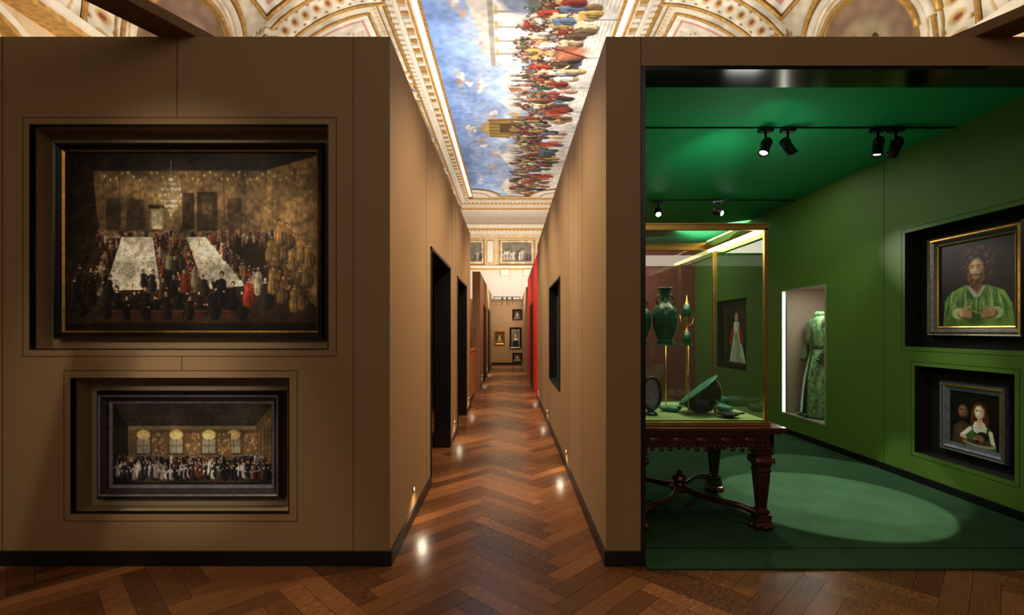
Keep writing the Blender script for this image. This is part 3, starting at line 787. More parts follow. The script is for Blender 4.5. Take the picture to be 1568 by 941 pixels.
# ------------------------------------------------------------------ vitrine on carved table
def table():
    mb = MB(); x0, x1, y0, y1 = .835, 2.03, 3.62, 4.74
    zt = .785
    mb.box(x0, x1, y0, y1, zt-.022, zt, mahogl); mb.box(x0+.015, x1-.015, y0+.015, y1-.015, zt-.04, zt-.022, mahog)
    mb.box(x0+.03, x1-.03, y0+.03, y1-.03, zt-.055, zt-.04, mahogl)
    ax0, ax1, ay0, ay1 = .90, 1.965, 3.685, 4.675
    for (a,b,c,d) in ((ax0,ax1,ay0,ay0+.03),(ax0,ax1,ay1-.03,ay1),(ax0,ax0+.03,ay0,ay1),(ax1-.03,ax1,ay0,ay1)):
        mb.box(a,b,c,d,.63,zt-.055,mahog)
    n = 30
    for i in range(n):
        x = ax0+.02+(ax1-ax0-.04)*i/(n-1)
        mb.ball((x, ay0-.004, .642), .011, mahogl, seg=8); mb.ball((ax1+.004, ay0+.02+(ay1-ay0-.04)*i/(n-1), .642), .011, mahogl, seg=8)
    for i in range(1, 6):
        x = ax0+(ax1-ax0)*i/6
        mb.ball((x, ay0-.002, .685), .03, mahogl, (1.6,.3,.7), 12)
        mb.ball((ax1+.002, ay0+(ay1-ay0)*i/6, .685), .03, mahogl, (.3,1.6,.7), 12)
    for i in range(14):
        t = i/13; x = ax0+.1+(ax1-ax0-.2)*t
        mb.ball((x, ay0+.012, .63-.022*abs(math.sin(t*math.pi*3))), .016, mahog, (1.3,.6,1), 8)
        y = ay0+.1+(ay1-ay0-.2)*t
        mb.ball((ax1-.012, y, .63-.022*abs(math.sin(t*math.pi*3))), .016, mahog, (.6,1.3,1), 8)
    lx, ly = (.965, 1.90), (3.75, 4.61)
    s2 = math.sqrt(2)
    for x in lx:
        for y in ly:
            mb.box(x-.062, x+.062, y-.062, y+.062, .60, .74, mahog)
            sq = [(.052,.60),(.066,.59),(.066,.575),(.05,.565),(.058,.55),(.064,.53),(.060,.50),(.046,.47),(.052,.455),(.052,.44),(.045,.43),(.048,.42),(.030,.17),(.030,.16),(.046,.15),(.046,.13),(.034,.12)]
            mb.lathe([(r*s2, z) for r, z in reversed(sq)], (x, y, 0), mahog, 4, rot=math.pi/4, smooth=False)
            for s in (-1, 1):
                for k in (-1, 0, 1):
                    mb.tube([(x+k*.022, y-.046, .41), (x+k*.013, y-.032, .18)], [.007,.005], mahogl, 6)
                    mb.tube([(x+s*.046, y+k*.022, .41), (x+s*.032, y+k*.013, .18)], [.007,.005], mahogl, 6)
                M = Matrix.Rotation(math.pi/2, 4, 'Y')
                mb.lathe([(.026,-.07),(.026,.07)], (x, y+s*.052, .525), mahogl, 14, M=M)
                mb.ball((x+s*.062, y-.03, .66), .02, mahogl, (.6,1,1.6), 10)
            mb.box(x-.055, x+.055, y-.055, y+.055, .09, .12, mahog)
            mb.lathe([(.035*s2,.014),(.062*s2,.02),(.070*s2,.04),(.062*s2,.055),(.05*s2,.065),(.055*s2,.08),(.052*s2,.09)], (x, y, 0), mahog, 4, rot=math.pi/4, smooth=False)
            for k in range(8):
                a = k*math.pi/4; mb.ball((x+.072*math.cos(a), y+.072*math.sin(a), .034), .021, mahog, (1,1,.9), 8)
    cx, cy = (lx[0]+lx[1])/2, (ly[0]+ly[1])/2
    for x in lx:
        for y in ly:
            P = []
            for i in range(15):
                t = i/14; px = x+(cx-x)*t; py = y+(cy-y)*(t**1.9)
                P.append((px, py, .105+.085*math.sin(t*math.pi/2)+.018*math.sin(t*math.pi*2)))
            mb.tube(P, [.030-.008*math.sin(i/14*math.pi) for i in range(15)], mahog, 10)
    mb.lathe([(.02,.13),(.06,.15),(.085,.175),(.085,.19),(.05,.20),(.04,.22),(.062,.25),(.05,.28),(.02,.295),(.026,.31),(.0,.33)], (cx, cy, 0), mahog, 20)
    return mb.build('carved_table', bevel=.002)
table()

VX0, VX1, VY0, VY1, VZ0, VZ1 = .87, 1.93, 3.70, 4.66, .787, 2.29
vit = MB()
vit.box(VX0-.012, VX1+.012, VY0-.012, VY1+.012, VZ0, VZ0+.03, brass)
vit.box(VX0+.01, VX1-.01, VY0+.01, VY1-.01, VZ0+.03, VZ0+.042, casefloor)
t = .028
for x in (VX0, VX1-t):
    for y in (VY0, VY1-t): vit.box(x, x+t, y, y+t, VZ0+.03, VZ1-.03, brass)
for y in (VY0, VY1-t): vit.box(VX0, VX1, y, y+t, VZ1-.045, VZ1, brass)
for x in (VX0, VX1-t): vit.box(x, x+t, VY0+t, VY1-t, VZ1-.045, VZ1, brass)
for y in (VY0-.006, VY1-t+.006): vit.box(VX0-.006, VX1+.006, y, y+t, VZ1-.006, VZ1+.006, brass)
vitrine = vit.build('vitrine', bevel=.002)
g = MB()
g.face([(VX0,VY0+.01,VZ0+.03),(VX1,VY0+.01,VZ0+.03),(VX1,VY0+.01,VZ1-.03),(VX0,VY0+.01,VZ1-.03)], glass)
g.face([(VX0,VY1-.01,VZ0+.03),(VX1,VY1-.01,VZ0+.03),(VX1,VY1-.01,VZ1-.03),(VX0,VY1-.01,VZ1-.03)], glass)
g.face([(VX1-.01,VY0,VZ0+.03),(VX1-.01,VY1,VZ0+.03),(VX1-.01,VY1,VZ1-.03),(VX1-.01,VY0,VZ1-.03)], glass)
g.face([(VX0+.01,VY0,VZ0+.03),(VX0+.01,VY1,VZ0+.03),(VX0+.01,VY1,VZ1-.03),(VX0+.01,VY0,VZ1-.03)], glass)
g.face([(VX0,VY0,VZ1-.01),(VX1,VY0,VZ1-.01),(VX1,VY1,VZ1-.01),(VX0,VY1,VZ1-.01)], glass)
g.build('glass_panes', parent=vitrine, fixn=False)
g = MB()
g.box(VX1-.085, VX1-.03, VY0+.03, VY1-.03, VZ1-.062, VZ1-.045, ledwarm); g.box(VX1-.09, VX1-.027, VY0+.027, VY1-.027, VZ1-.045, VZ1-.036, brass)
g.box(VX0+.03, VX0+.085, VY0+.03, VY1-.03, VZ1-.062, VZ1-.045, ledwarm); g.box(VX0+.027, VX0+.09, VY0+.027, VY1-.027, VZ1-.045, VZ1-.036, brass)
g.build('led_bars', parent=vitrine)
g = MB(); g.face([(.93,3.86,1.386),(1.42,3.86,1.386),(1.42,4.46,1.386),(.93,4.46,1.386)], glass)
for (a,b,c_,d) in ((.93,1.42,3.855,3.86),(.93,1.42,4.46,4.465),(.925,.93,3.855,4.465),(1.42,1.425,3.855,4.465)): g.box(a,b,c_,d,1.378,1.386,malachl)
for x in (.95, 1.40):
    for y in (3.88, 4.44): g.lathe([(.006,VZ0+.042),(.006,1.38)], (x, y, 0), brass, 10)
g.build('glass_shelf', parent=vitrine, fixn=False)
SZ = 1.3875; BZ = VZ0+.0425
def vase(x, y, s, name):
    m = MB()
    pr = [(.0,0),(.062,0),(.068,.012),(.058,.03),(.062,.045),(.08,.08),(.094,.14),(.10,.20),(.099,.25),(.088,.29),(.05,.32),(.036,.345),(.034,.40),(.042,.43),(.058,.445),(.060,.455),(.045,.455),(.03,.42)]
    m.lathe([(r*s, z*s) for r, z in pr], (x, y, SZ), malach, 36)
    for z, r in ((.03,.06),(.335,.042),(.45,.06)): m.lathe([(r*s*.95,(z-.004)*s),(r*s*1.05,z*s),(r*s*.95,(z+.004)*s)], (x, y, SZ), malachl, 30)
    for sg in (-1, 1):
        P = [(x+sg*(.042+.03*math.sin(k/8*math.pi))*s, y, SZ+(.40-.09*k/8)*s) for k in range(9)]
        m.tube(P, .007*s, malach, 8)
    m.build(name, parent=vitrine)
vase(1.26, 4.02, 1.0, 'malachite_vase'); vase(1.06, 4.05, .92, 'malachite_vase')
m = MB()     # slender ornament
pr = [(.0,0),(.05,0),(.055,.01),(.02,.03),(.012,.06),(.012,.25),(.02,.27),(.012,.29),(.012,.50),(.026,.54),(.034,.60),(.022,.66),(.01,.68),(.01,.74),(.028,.78),(.036,.84),(.02,.90),(.008,.93),(.0,.98)]
m.lathe(pr, (1.555, 4.35, BZ), brass, 18)
m.lathe([(.03,.545),(.038,.60),(.026,.655)], (1.555,4.35,BZ), malach, 18); m.lathe([(.03,.785),(.04,.84),(.024,.895)], (1.555,4.35,BZ), malach, 18)
for sg in (-1,1): m.tube([(1.555,4.35,BZ+.70),(1.555+sg*.05,4.35,BZ+.73),(1.555+sg*.06,4.35,BZ+.80)], [.006,.006,.003], brass, 8)
m.build('gilt_ornament', parent=vitrine)
m = MB()     # deep green bowl lying on its side, mouth turned up to the left
M = Matrix.Rotation(math.radians(-38), 4, 'Y') @ Matrix.Rotation(math.radians(-12), 4, 'X')
outer = [(.165*math.sin(a), -.175*math.cos(a)) for a in [math.pi/2*k/10 for k in range(11)]]
inner = [(.150*math.sin(a), -.160*math.cos(a)) for a in [math.pi/2*k/10 for k in range(10, -1, -1)]]
MB.lathe(m, outer+[(.185,.006),(.190,.016),(.180,.020)]+inner, (1.53, 4.0, BZ+.175), malachd, 40, M=M)
m.lathe([(.184,.008),(.194,.016),(.182,.022)], (1.53, 4.0, BZ+.175), malachl, 40, M=M)
m.lathe([(.0,-.172),(.016,-.188),(.022,-.20),(.012,-.212),(.0,-.216)], (1.53,4.0,BZ+.175), brass, 16, M=M)
m.build('malachite_bowl', parent=vitrine)
m = MB(); m.lathe([(.0,.0),(.03,0),(.034,.008),(.075,.022),(.08,.034),(.074,.034),(.03,.016),(.0,.014)], (1.68,3.81,BZ), blackm, 28)
m.tube([(1.74,3.81,BZ+.028),(1.80,3.80,BZ+.035)], [.008,.006], blackm); m.build('small_dish', parent=vitrine)
def rock(x, y, s, name='malachite_mineral', z=BZ):
    m = MB(); r = random.Random(int(x*1000))
    ph = [r.random()*6 for _ in range(6)]
    for k in range(6):
        a = r.random()*6.28; d = r.random()*s*.6
        m.ball((x+d*math.cos(a), y+d*math.sin(a), z+s*.30), s*(.3+.25*r.random()), malachl, (1.2,1,.6), 12, wob=lambda a, zz, k=k: .16*math.sin(3*a+ph[k])+.1*math.sin(7*a+40*zz))
    m.build(name, parent=vitrine)
rock(1.80, 4.42, .14); rock(1.64, 4.50, .11); rock(1.33, 4.10, .09); rock(1.79,4.14,.09)
m = MB()
m.lathe([(.0,0),(.05,0),(.052,.01),(.02,.025),(.012,.05),(.02,.08),(.01,.11),(.016,.14),(.03,.155),(.032,.165),(.014,.17),(.014,.21),(.0,.212)], (1.28, 4.32, BZ), brass, 24); m.build('brass_candlestick', parent=vitrine)
m = MB()     # oval mirror with malachite frame
R = []
for i in range(36):
    a = 2*math.pi*i/36; cx_, cz_ = 1.12+.075*math.cos(a), BZ+.17+.125*math.sin(a)
    R.append([(cx_+.016*math.cos(a)*math.cos(b), 3.92+.016*math.sin(b), cz_+.016*math.sin(a)*math.cos(b)) for b in [2*math.pi*j/8 for j in range(8)]])
m.rings(R, malachd, closed=True)
m.lathe([(.07,-.003),(.07,.003)], (1.12,3.92,BZ+.17), silverf, 32, M=Matrix.Rotation(math.pi/2,4,'X')@Matrix.Diagonal((1,1.7,1,1)))
m.tube([(1.12,3.93,BZ+.03),(1.12,4.02,BZ+.006)], .008, brass); m.lathe([(.0,0),(.055,0),(.055,.012),(.03,.03),(.0,.032)], (1.12,3.93,BZ), malachd, 20)
m.build('table_mirror', parent=vitrine)

# ------------------------------------------------------------------ track spotlights
def track(y, x0, x1):
    mb = MB(); mb.box(x0, x1, y-.008, y+.008, 3.31, 3.32, black); mb.box(x0, x1, y-.004, y+.004, 3.308, 3.311, blackm)
    mb.build('ceiling_track')
track(4.456, .80, 3.99); track(6.94, .80, 3.99)
def tspot(x, y, tgt, energy, size=40, lens=True, blend=.5, col=(1,.97,.9)):
    d = (Vector(tgt)-Vector((x, y, 3.14))).normalized()
    q = d.to_track_quat('-Z', 'Y').to_matrix().to_4x4()
    mb = MB()
    mb.box(x-.06, x+.06, y-.03, y+.03, 3.275, 3.308, black)
    mb.lathe([(.011,3.20),(.011,3.275)], (x, y, 0), black, 12)
    c = Vector((x, y, 3.145))
    for s in (-1, 1):
        p = q @ Vector((s*.047, 0, 0)); mb.tube([(x, y, 3.205), (x+p.x*.8, y+p.y*.8, 3.20), tuple(c+p)], .006, black, 8)
    mb.lathe([(.028,.085),(.040,.07),(.042,-.06),(.047,-.065),(.047,-.085),(.040,-.085),(.036,-.06)], c, black, 24, M=q)
    for k in range(4): mb.lathe([(.043,.01+k*.013),(.046,.013+k*.013),(.043,.016+k*.013)], c, black, 24, M=q)
    mb.lathe([(.0,-.062),(.034,-.062),(.034,-.066),(.0,-.07)], c, lensm if lens else blackm, 20, M=q)
    ob = mb.build('track_spotlight')
    if energy:
        ld = bpy.data.lights.new('spot', 'SPOT'); ld.energy = energy; ld.spot_size = math.radians(size); ld.spot_blend = blend
        ld.color = col; ld.shadow_soft_size = .02
        lo = bpy.data.objects.new('lamp', ld); scene.collection.objects.link(lo)
        lo.matrix_world = Matrix.Translation(c+d*.095) @ q; lo.parent = ob
tspot(2.30, 4.456, (1.5,3.9,1.4), 50, 50)
tspot(2.50, 4.456, (4.1,4.42,.7), 90, 26, blend=1)
tspot(3.31, 4.456, (2.80,4.35,0), 520, 32, blend=.1)
tspot(3.47, 4.456, (4.05,6.8,1.3), 40, 34, blend=1)
tspot(2.08, 6.94, (1.6,4.6,1.3), 30, 40)
tspot(2.92, 6.94, (4.1,4.42,1.95), 160, 20, blend=1)

# ------------------------------------------------------------------ overhead beams
def beam(p0, p1, w, h, name):
    a, b = Vector(p0), Vector(p1); d = (b-a); L = d.length; d.normalize()
    side = d.cross(Vector((0,0,1))).normalized(); up = Vector((0,0,1))
    M = Matrix((( *d, 0), (*side, 0), (*up, 0), (0,0,0,1))).transposed(); M.translation = a
    mb = MB(); mb.box(0, L, -w/2, w/2, 0, h, pm('beam_dark_brown', (.48,.35,.22), .6, nscale=20, namt=.1), M=M); mb.build(name, bevel=.005)
beam((-2.03, 3.35, HT), (-4.13, -.9, HT), .22, .07, 'overhead_beam')
beam((3.0, 3.35, HT), (5.1, -.9, HT), .22, .07, 'overhead_beam')

# ------------------------------------------------------------------ great hall
ZF = 9.05
def paint_fresco():
    # logical decimetre units : 200 along the hall, 47 high (up = -X)
    c = Cv(200, 47, 6.0, (.47,.60,.80))
    Yg = np.linspace(0, 1, c.H)[:, None, None]
    c.a = (1-Yg)*np.array((.46,.57,.77)) + Yg*np.array((.88,.89,.88)) + np.zeros_like(c.a)
    r = random.Random(3)
    for i in range(200):
        x = r.uniform(0,200); y = r.uniform(4,28); s = r.uniform(.8,4)
        c.ell(x, y, s*2.4, s*.8, r.choice([(.86,.86,.86),(.93,.92,.89),(.72,.76,.82)]), .3, soft=1, rot=r.uniform(-.3,.3))
    for (x, y) in ((35,9),(52,14),(70,7),(74,12),(96,15),(120,10),(41,17),(16,10),(150,13),(62,20),(108,6),(134,15)):
        c.ell(x, y+1, 5, 2, (.62,.64,.70), .5, soft=1)
        for k in range(8):
            xx, yy = x+r.uniform(-4,4), y+r.uniform(-1.8,1.8)
            c.ell(xx, yy, 2.2, .8, r.choice([(.86,.82,.78),(.70,.66,.66),(.93,.9,.86),(.80,.64,.55)]), .85, rot=r.uniform(-.8,.8), soft=.5)
            c.ell(xx-1.6, yy-.8, .4, .5, (.78,.60,.48))
    st = [(.85,.82,.77),(.78,.74,.68),(.66,.62,.56)]
    c.rect(4,16,60,34,st[0]); c.poly([(2,16),(32,10),(62,16)], st[1]); c.rect(2,15.4,62,16.6,(.60,.56,.5))
    for x in range(6,60,6): c.rect(x,17,x+2.2,34,st[1]); c.rect(x+1.5,17,x+2.2,34,(.54,.5,.46)); c.rect(x-.4,16.8,x+2.6,17.6,(.7,.6,.42))
    c.ell(32,25,8,8,(.44,.47,.52)); c.rect(24,25,40,34,(.40,.39,.40))
    for (x0, x1, y) in ((66,76,20),(78,90,21),(122,150,21),(165,196,20)):
        c.rect(x0,y,x1,34,st[1]); c.poly([(x0-1,y),((x0+x1)/2,y-4),(x1+1,y)], st[0])
        n = int((x1-x0)/3)
        for k in range(n): c.rect(x0+1+k*3,y+1,x0+2.2+k*3,34,(.55,.5,.45))
        for k in range(n): c.ell(x0+1.6+k*3,y+3,.8,1.2,(.42,.4,.4))
    c.poly([(98,13),(114,13),(117,30),(96,30)], (.58,.46,.26)); c.poly([(98,13),(106,9),(114,13)], (.72,.60,.38)); c.rect(102,17,110,30,(.32,.24,.15))
    for k in range(6): c.line(99+k*3,13,98+k*3.4,30,.5,(.38,.27,.13))
    c.rect(0,37,200,47,(.84,.81,.76))
    for k in range(9): c.line(0,38.0+k*1.0,200,38.0+k*1.0,.3,(.66,.62,.56),.8)
    for k in range(12): c.rect(k*17+3,35,k*17+7,47,(.78,.75,.70)); c.line(k*17+7,35,k*17+7,47,.4,(.5,.45,.4))
    c.noise(5,.08,9)
    pal = [(.58,.22,.16),(.42,.16,.12),(.24,.32,.22),(.68,.54,.29),(.20,.17,.16),(.82,.77,.70),(.32,.24,.18),(.58,.42,.28),(.34,.38,.46),(.66,.48,.40),(.17,.14,.13),(.30,.22,.16),(.44,.32,.22),(.76,.66,.50),(.38,.30,.22)]
    # clustered groups of figures
    grp = []
    x = 3
    while x < 198:
        grp.append((x, 30+r.uniform(-4,4), r.uniform(4,7))); x += r.uniform(3.8,6.5)
    for (gx, gy, gs_) in grp:
        c.ell(gx, gy-1, gs_*.9, 5.2, (.28,.21,.155), .6, soft=.8)
        n = int(gs_*3.8)
        for (yy, xx) in sorted([(gy+r.gauss(0,2.3), gx+r.gauss(0,gs_*.45)) for _ in range(n)]):
            c.person(xx, yy+2.5, r.uniform(5.0,7.6)*(1+(yy-30)*.03), r.choice(pal), r.choice([(.82,.64,.5),(.68,.5,.37)]), wide=1.25)
    for i in range(90):
        x = r.uniform(0,200); y = 38+r.random()*5
        c.person(x, y, 8.0, r.choice(pal), (.80,.62,.48), wide=1.25)
    for x in (20, 52, 88, 118, 160): c.ell(x+4,37,4,6,r.choice([(.62,.22,.15),(.70,.40,.27)]),.8,rot=.5,soft=.5); c.line(x+1,32,x+6,42,.5,(.35,.1,.08))
    for i in range(50):
        x = r.uniform(0,200); c.line(x, 34, x+r.uniform(-2,2), 20, .22, (.28,.21,.15), .7)
        if i % 5 == 0: c.poly([(x,20),(x+3,21),(x+2.5,25),(x,24)], r.choice(pal))
    c.noise(9,.10,61); c.noise(1.3,.10,62); c.blur(1)
    return c
fr = paint_fresco()
ys = np.linspace(8.0, 28.0, fr.W); xs = np.linspace(CX-2.35, CX+2.35, fr.H)
Yg, Xg = np.meshgrid(ys, xs)
fres = gridmesh('ceiling_fresco', np.stack([Xg, Yg, np.full_like(Xg, ZF)], -1), fr.a, FRESCO)
mb = MB(); mb.box(HL-.3, HR+.3, -1.2, HB+.3, ZF+.32, ZF+.4, cream); mb.build('ceiling')
mb = MB(); YN = 6.5
for s in (-1, 1):
    def bx(o0, o1, z0, z1, m, y0=YN, y1=28.4): 
        a, b = CX+s*o0, CX+s*o1; mb.box(min(a,b), max(a,b), y0, y1, z0, z1, m)
    bx(2.33, 2.40, ZF-.05, ZF+.02, goldpaint); bx(2.40, 2.58, ZF-.02, ZF+.05, cream); bx(2.58, 2.64, ZF-.09, ZF+.05, goldpaint)
    bx(2.64, 2.84, ZF-.12, ZF+.05, cream); bx(2.84, 2.90, ZF-.20, ZF+.05, cream); bx(2.90, 3.06, ZF-.26, ZF+.05, cream); bx(3.06, 3.12, ZF-.3, ZF+.05, goldpaint)
    y = YN
    while y < 28.3:
        a, b = CX+s*2.66, CX+s*2.82
        mb.box(min(a,b), max(a,b), y, y+.12, ZF-.17, ZF-.12, goldpaint if int(y*5) % 2 else cream)
        mb.ball((CX+s*2.365, y+.05, ZF-.055), .03, gold, seg=8); mb.ball((CX+s*2.365, y+.16, ZF-.055), .022, gold, seg=8)
        a, b = CX+s*2.92, CX+s*3.04
        mb.box(min(a,b), max(a,b), y+.02, y+.11, ZF-.31, ZF-.26, cream)
        y += .22
for (y0, y1, z0, m) in ((28.0,28.08,ZF-.05,goldpaint),(28.08,28.3,ZF-.02,cream),(28.3,28.38,ZF-.1,goldpaint),(28.38,28.65,ZF-.2,cream),(28.65,28.75,ZF-.28,goldpaint),(28.75,29.2,ZF-.38,cream),(29.2,29.3,ZF-.46,goldpaint),(29.3,29.99,ZF-.55,cream)):
    mb.box(CX-3.1, CX+3.1, y0, y1, z0, ZF+.05, m)
for i in range(28): mb.box(CX-3.0+i*.22, CX-2.88+i*.22, 28.42, 28.6, ZF-.27, ZF-.2, cream)
for s in (-1, 1):
    for (rr, z, m) in ((1.55, ZF-.035, goldpaint), (1.42, ZF-.05, cream), (.95, ZF-.06, goldpaint), (.88, ZF-.07, cream)):
        P = [(CX+s*2.35, 28.02, z)]+[(CX+s*(2.35-rr*math.cos(a)), 28.02-rr*math.sin(a), z) for a in [math.pi/2*k/16 for k in range(17)]]
        mb.face(P, m)
mb.build('trim_fresco_cornice')
mb = MB()
for s in (-1, 1):
    a, b = CX+s*2.42, CX+s*2.55; mb.box(min(a,b), max(a,b), YN, 28.0, ZF-.03, ZF-.021, pm('cove_led', (1,.97,.9), .5, emis=(1,.95,.86), estr=1.3))
mb.build('cove_light_strip')

# vault coves painted with stucco ornament
def paint_cove(L, Yst, k, seed):
    c = Cv(L, 5.0, k, (.82,.77,.67)); r = random.Random(seed)
    per = 3.6; G = (.60,.46,.26); G2 = (.78,.65,.44)
    n = int(L/per)+2
    c.rect(0,0,L,.12,G); c.rect(0,.2,L,.24,G)
    y = 0
    while y < L: c.ell(y,.31,.05,.04,G2); y += .14
    for i in range(-1, n):
        o = i*per + .55
        c.rect(o-.38,0,o+.38,5,(.88,.84,.76)); c.rect(o-.36,0,o-.30,5,G); c.rect(o+.30,0,o+.36,5,G)
        y = .1
        while y < 5: 
            c.ell(o, y, .17, .10, G2); c.ell(o, y, .09, .05, (.55,.32,.24)); c.ell(o-.22,y+.12,.04,.04,G); c.ell(o+.22,y+.12,.04,.04,G); y += .28
        a, b = o+.62, o+per-.62
        c.rect(a,.45,b,2.5,G); c.rect(a+.07,.52,b-.07,2.43,(.93,.89,.82)); c.rect(a+.2,.65,b-.2,2.3,(.82,.60,.52)); c.rect(a+.27,.72,b-.27,2.23,(.90,.84,.76))
        m = (a+b)/2
        c.ell(m,1.45,.45,.55,G); c.ell(m,1.45,.38,.48,(.80,.70,.62)); c.person(m,1.85,.8,(.66,.46,.36))
        for q in range(60):
            c.ell(m+r.uniform(-.85,.85), r.uniform(.78,2.2), r.uniform(.02,.06), r.uniform(.02,.05), r.choice([(.72,.50,.40),(.58,.58,.46),(.72,.6,.38),(.55,.55,.6)]), .7)
        for (R_, col) in ((1.62,G),(1.56,(.91,.88,.80)),(1.36,G2),(1.32,(.90,.86,.78)),(1.18,G)):
            c.ell(m, 4.35, R_, R_*1.0, col, 1, soft=.01)
        c.ell(m,4.35,1.12,1.12,(.50,.56,.66) if i % 2 == 0 else (.55,.44,.36),1,soft=.02)
        if i % 2: c.ell(m,4.2,.8,.7,(.62,.55,.44)); [c.person(m+u*.35,4.9,1.0,(.6,.45,.28)) for u in (-1,0,1)]
        else:
            for u in (-.55,0,.55): c.line(m+u,3.2,m+u,5,.06,(.80,.74,.62))
            c.line(m-1.1,4.2,m+1.1,4.2,.06,(.80,.74,.62))
        q = 0
        while q < math.pi:
            c.ell(m-1.46*math.cos(q), 4.35-1.46*math.sin(q), .045, .045, G); q += .07
        for sx in (-1, 1):
            fx = m+sx*1.45
            for q in range(40): c.ell(fx+r.uniform(-.3,.3), 2.9+r.uniform(-.35,.6), r.uniform(.03,.10), r.uniform(.02,.06), r.choice([G,G2,(.48,.36,.2),(.92,.88,.80),(.7,.64,.55)]), .8, rot=r.uniform(0,3))
            c.person(fx, 3.5, .85, (.84,.76,.6), (.84,.72,.55), (.5,.38,.2), wide=1.5)
    c.noise(.8,.12,seed); c.noise(.15,.10,seed+1)
    return c
def cove(s, y0, y1, k, nm):
    c = paint_cove(y1-y0, y0, k, 71)
    T_ = np.linspace(0, 1, c.H)*math.pi/2; Y_ = np.linspace(y0, y1, c.W)
    off = 3.08+3.10*np.sin(T_); Z = 5.6+3.2*np.cos(T_)
    lum = c.a.mean(-1); rel = (lum-.6)*.06
    P = np.zeros((c.H, c.W, 3))
    P[..., 0] = CX+s*(off[:, None]-rel*np.sin(T_)[:, None]); P[..., 1] = Y_[None, :]; P[..., 2] = Z[:, None]-rel*np.cos(T_)[:, None]
    gridmesh(nm, P, c.a, FRESCO)
for s, nm in ((-1, 'ceiling_vault_left'), (1, 'ceiling_vault_right')):
    cove(s, 3.0, 15.0, 44, nm); cove(s, 15.0, 30.0, 12, nm+'_far')
# relief ribs and gilded arches standing on the vault
mb = MB()
def covept(s, arc, y, lift=0.0):
    t = arc/5.0*math.pi/2
    return (CX+s*(3.08+(3.10-lift)*math.sin(t)), y, 5.6+(3.2-lift)*math.cos(t))
for s in (-1, 1):
    for i in range(0, 4):
        yo = 3.0+i*3.6+.55
        for dy in (-.33, .33): mb.tube([covept(s, a*.25, yo+dy, .03) for a in range(0, 21)], .035, goldpaint, 8)
        m_ = yo+1.8
        for R_, rad, mm in ((1.60,.05,goldpaint),(1.46,.07,cream),(1.20,.045,goldpaint)):
            mb.tube([covept(s, 4.35-R_*math.sin(q*math.pi/28), m_-R_*math.cos(q*math.pi/28), .05) for q in range(0, 29)], rad, mm, 8)
        for (a0, a1) in ((.45, 2.5),):
            for (p, q) in (((a0,yo+.62),(a0,yo+2.98)),((a1,yo+.62),(a1,yo+2.98)),((a0,yo+.62),(a1,yo+.62)),((a0,yo+2.98),(a1,yo+2.98))):
                mb.tube([covept(s, p[0]+(q[0]-p[0])*k/8, p[1]+(q[1]-p[1])*k/8, .03) for k in range(9)], .035, goldpaint, 8)
        # gilded stucco foliage and bosses in the spandrels
        rr = random.Random(i*7+s)
        for k in range(26):
            sx = -1 if k % 2 else 1
            p = covept(s, 2.9+rr.uniform(-.3,.7), m_+sx*(1.45+rr.uniform(-.3,.3)), .05)
            mb.ball(p, rr.uniform(.04,.10), goldpaint if k % 3 else cream, (rr.uniform(.6,1.4), rr.uniform(.6,1.4), rr.uniform(.6,1.4)), 8)
mb.build('trim_vault_ribs')
def arch(mb, x, s, yc, zb, r, w, d, m):
    n = 20; R = []
    pts = [(yc-r, zb-1.6)]+[(yc-r*math.cos(math.pi*k/n), zb+r*math.sin(math.pi*k/n)) for k in range(n+1)]+[(yc+r, zb-1.6)]
    pin = [(yc-(r-w), zb-1.6)]+[(yc-(r-w)*math.cos(math.pi*k/n), zb+(r-w)*math.sin(math.pi*k/n)) for k in range(n+1)]+[(yc+(r-w), zb-1.6)]
    for (a, b) in zip(pts, pin): R.append([(x, a[0], a[1]), (x-s*d, a[0], a[1]), (x-s*d, b[0], b[1]), (x, b[0], b[1])])
    mb.rings(R, m, smooth=False)
for s, x, nm in ((-1, HL, 'left'), (1, HR, 'right')):
    mb = MB(); a, b = (x-.3, x) if s < 0 else (x, x+.3)
    mb.box(a, b, -1.2, HB, 0, 5.62, cream2); mb.build('wall_'+nm)
    mb = MB()
    for y in (4.5, 8.1, 11.7, 15.3, 18.9, 22.5, 26.1):
        arch(mb, x, s, y+.75, 4.0, 1.25, .16, .14, cream); arch(mb, x, s, y+.75, 4.0, 1.12, .06, .18, goldpaint)
        yy = y-1.05
        mb.box(min(x,x-s*.2), max(x,x-s*.2), yy-.28, yy+.28, 0.001, 5.0, cream); mb.box(min(x,x-s*.3), max(x,x-s*.3), yy-.36, yy+.36, 5.0, 5.18, cream)
        mb.box(min(x,x-s*.24), max(x,x-s*.24), yy-.32, yy+.32, 4.86, 4.96, goldpaint)
    mb.box(min(x,x-s*.4), max(x,x-s*.4), -1.0, 29.9, 5.40, 5.50, cream); mb.box(min(x,x-s*.34), max(x,x-s*.34), -1.0, 29.9, 5.32, 5.40, goldpaint)
    mb.build('trim_hall_'+nm)
mb = MB(); mb.box(HL-.3, HR+.3, HB, HB+.3, 0, 9.4, cream); mb.build('wall_back')
mb = MB()
mb.box(CX-6.1, CX+6.1, HB-.6, HB, 7.55, 7.75, cream); mb.box(CX-6.1, CX+6.1, HB-.5, HB, 7.42, 7.55, goldpaint); mb.box(CX-6.1, CX+6.1, HB-.4, HB, 7.25, 7.42, cream)
for i in range(52): mb.box(CX-6.0+i*.232, CX-5.88+i*.232, HB-.52, HB-.4, 7.30, 7.42, cream)
mb.box(CX-6.1, CX+6.1, HB-.12, HB, 7.05, 7.25, cream2); mb.box(CX-6.1, CX+6.1, HB-.03, HB, 5.36, 7.05, cream2)
mb.box(CX-6.1, CX+6.1, HB-.25, HB, 5.22, 5.36, cream); mb.box(CX-6.1, CX+6.1, HB-.2, HB, 5.12, 5.22, goldpaint)
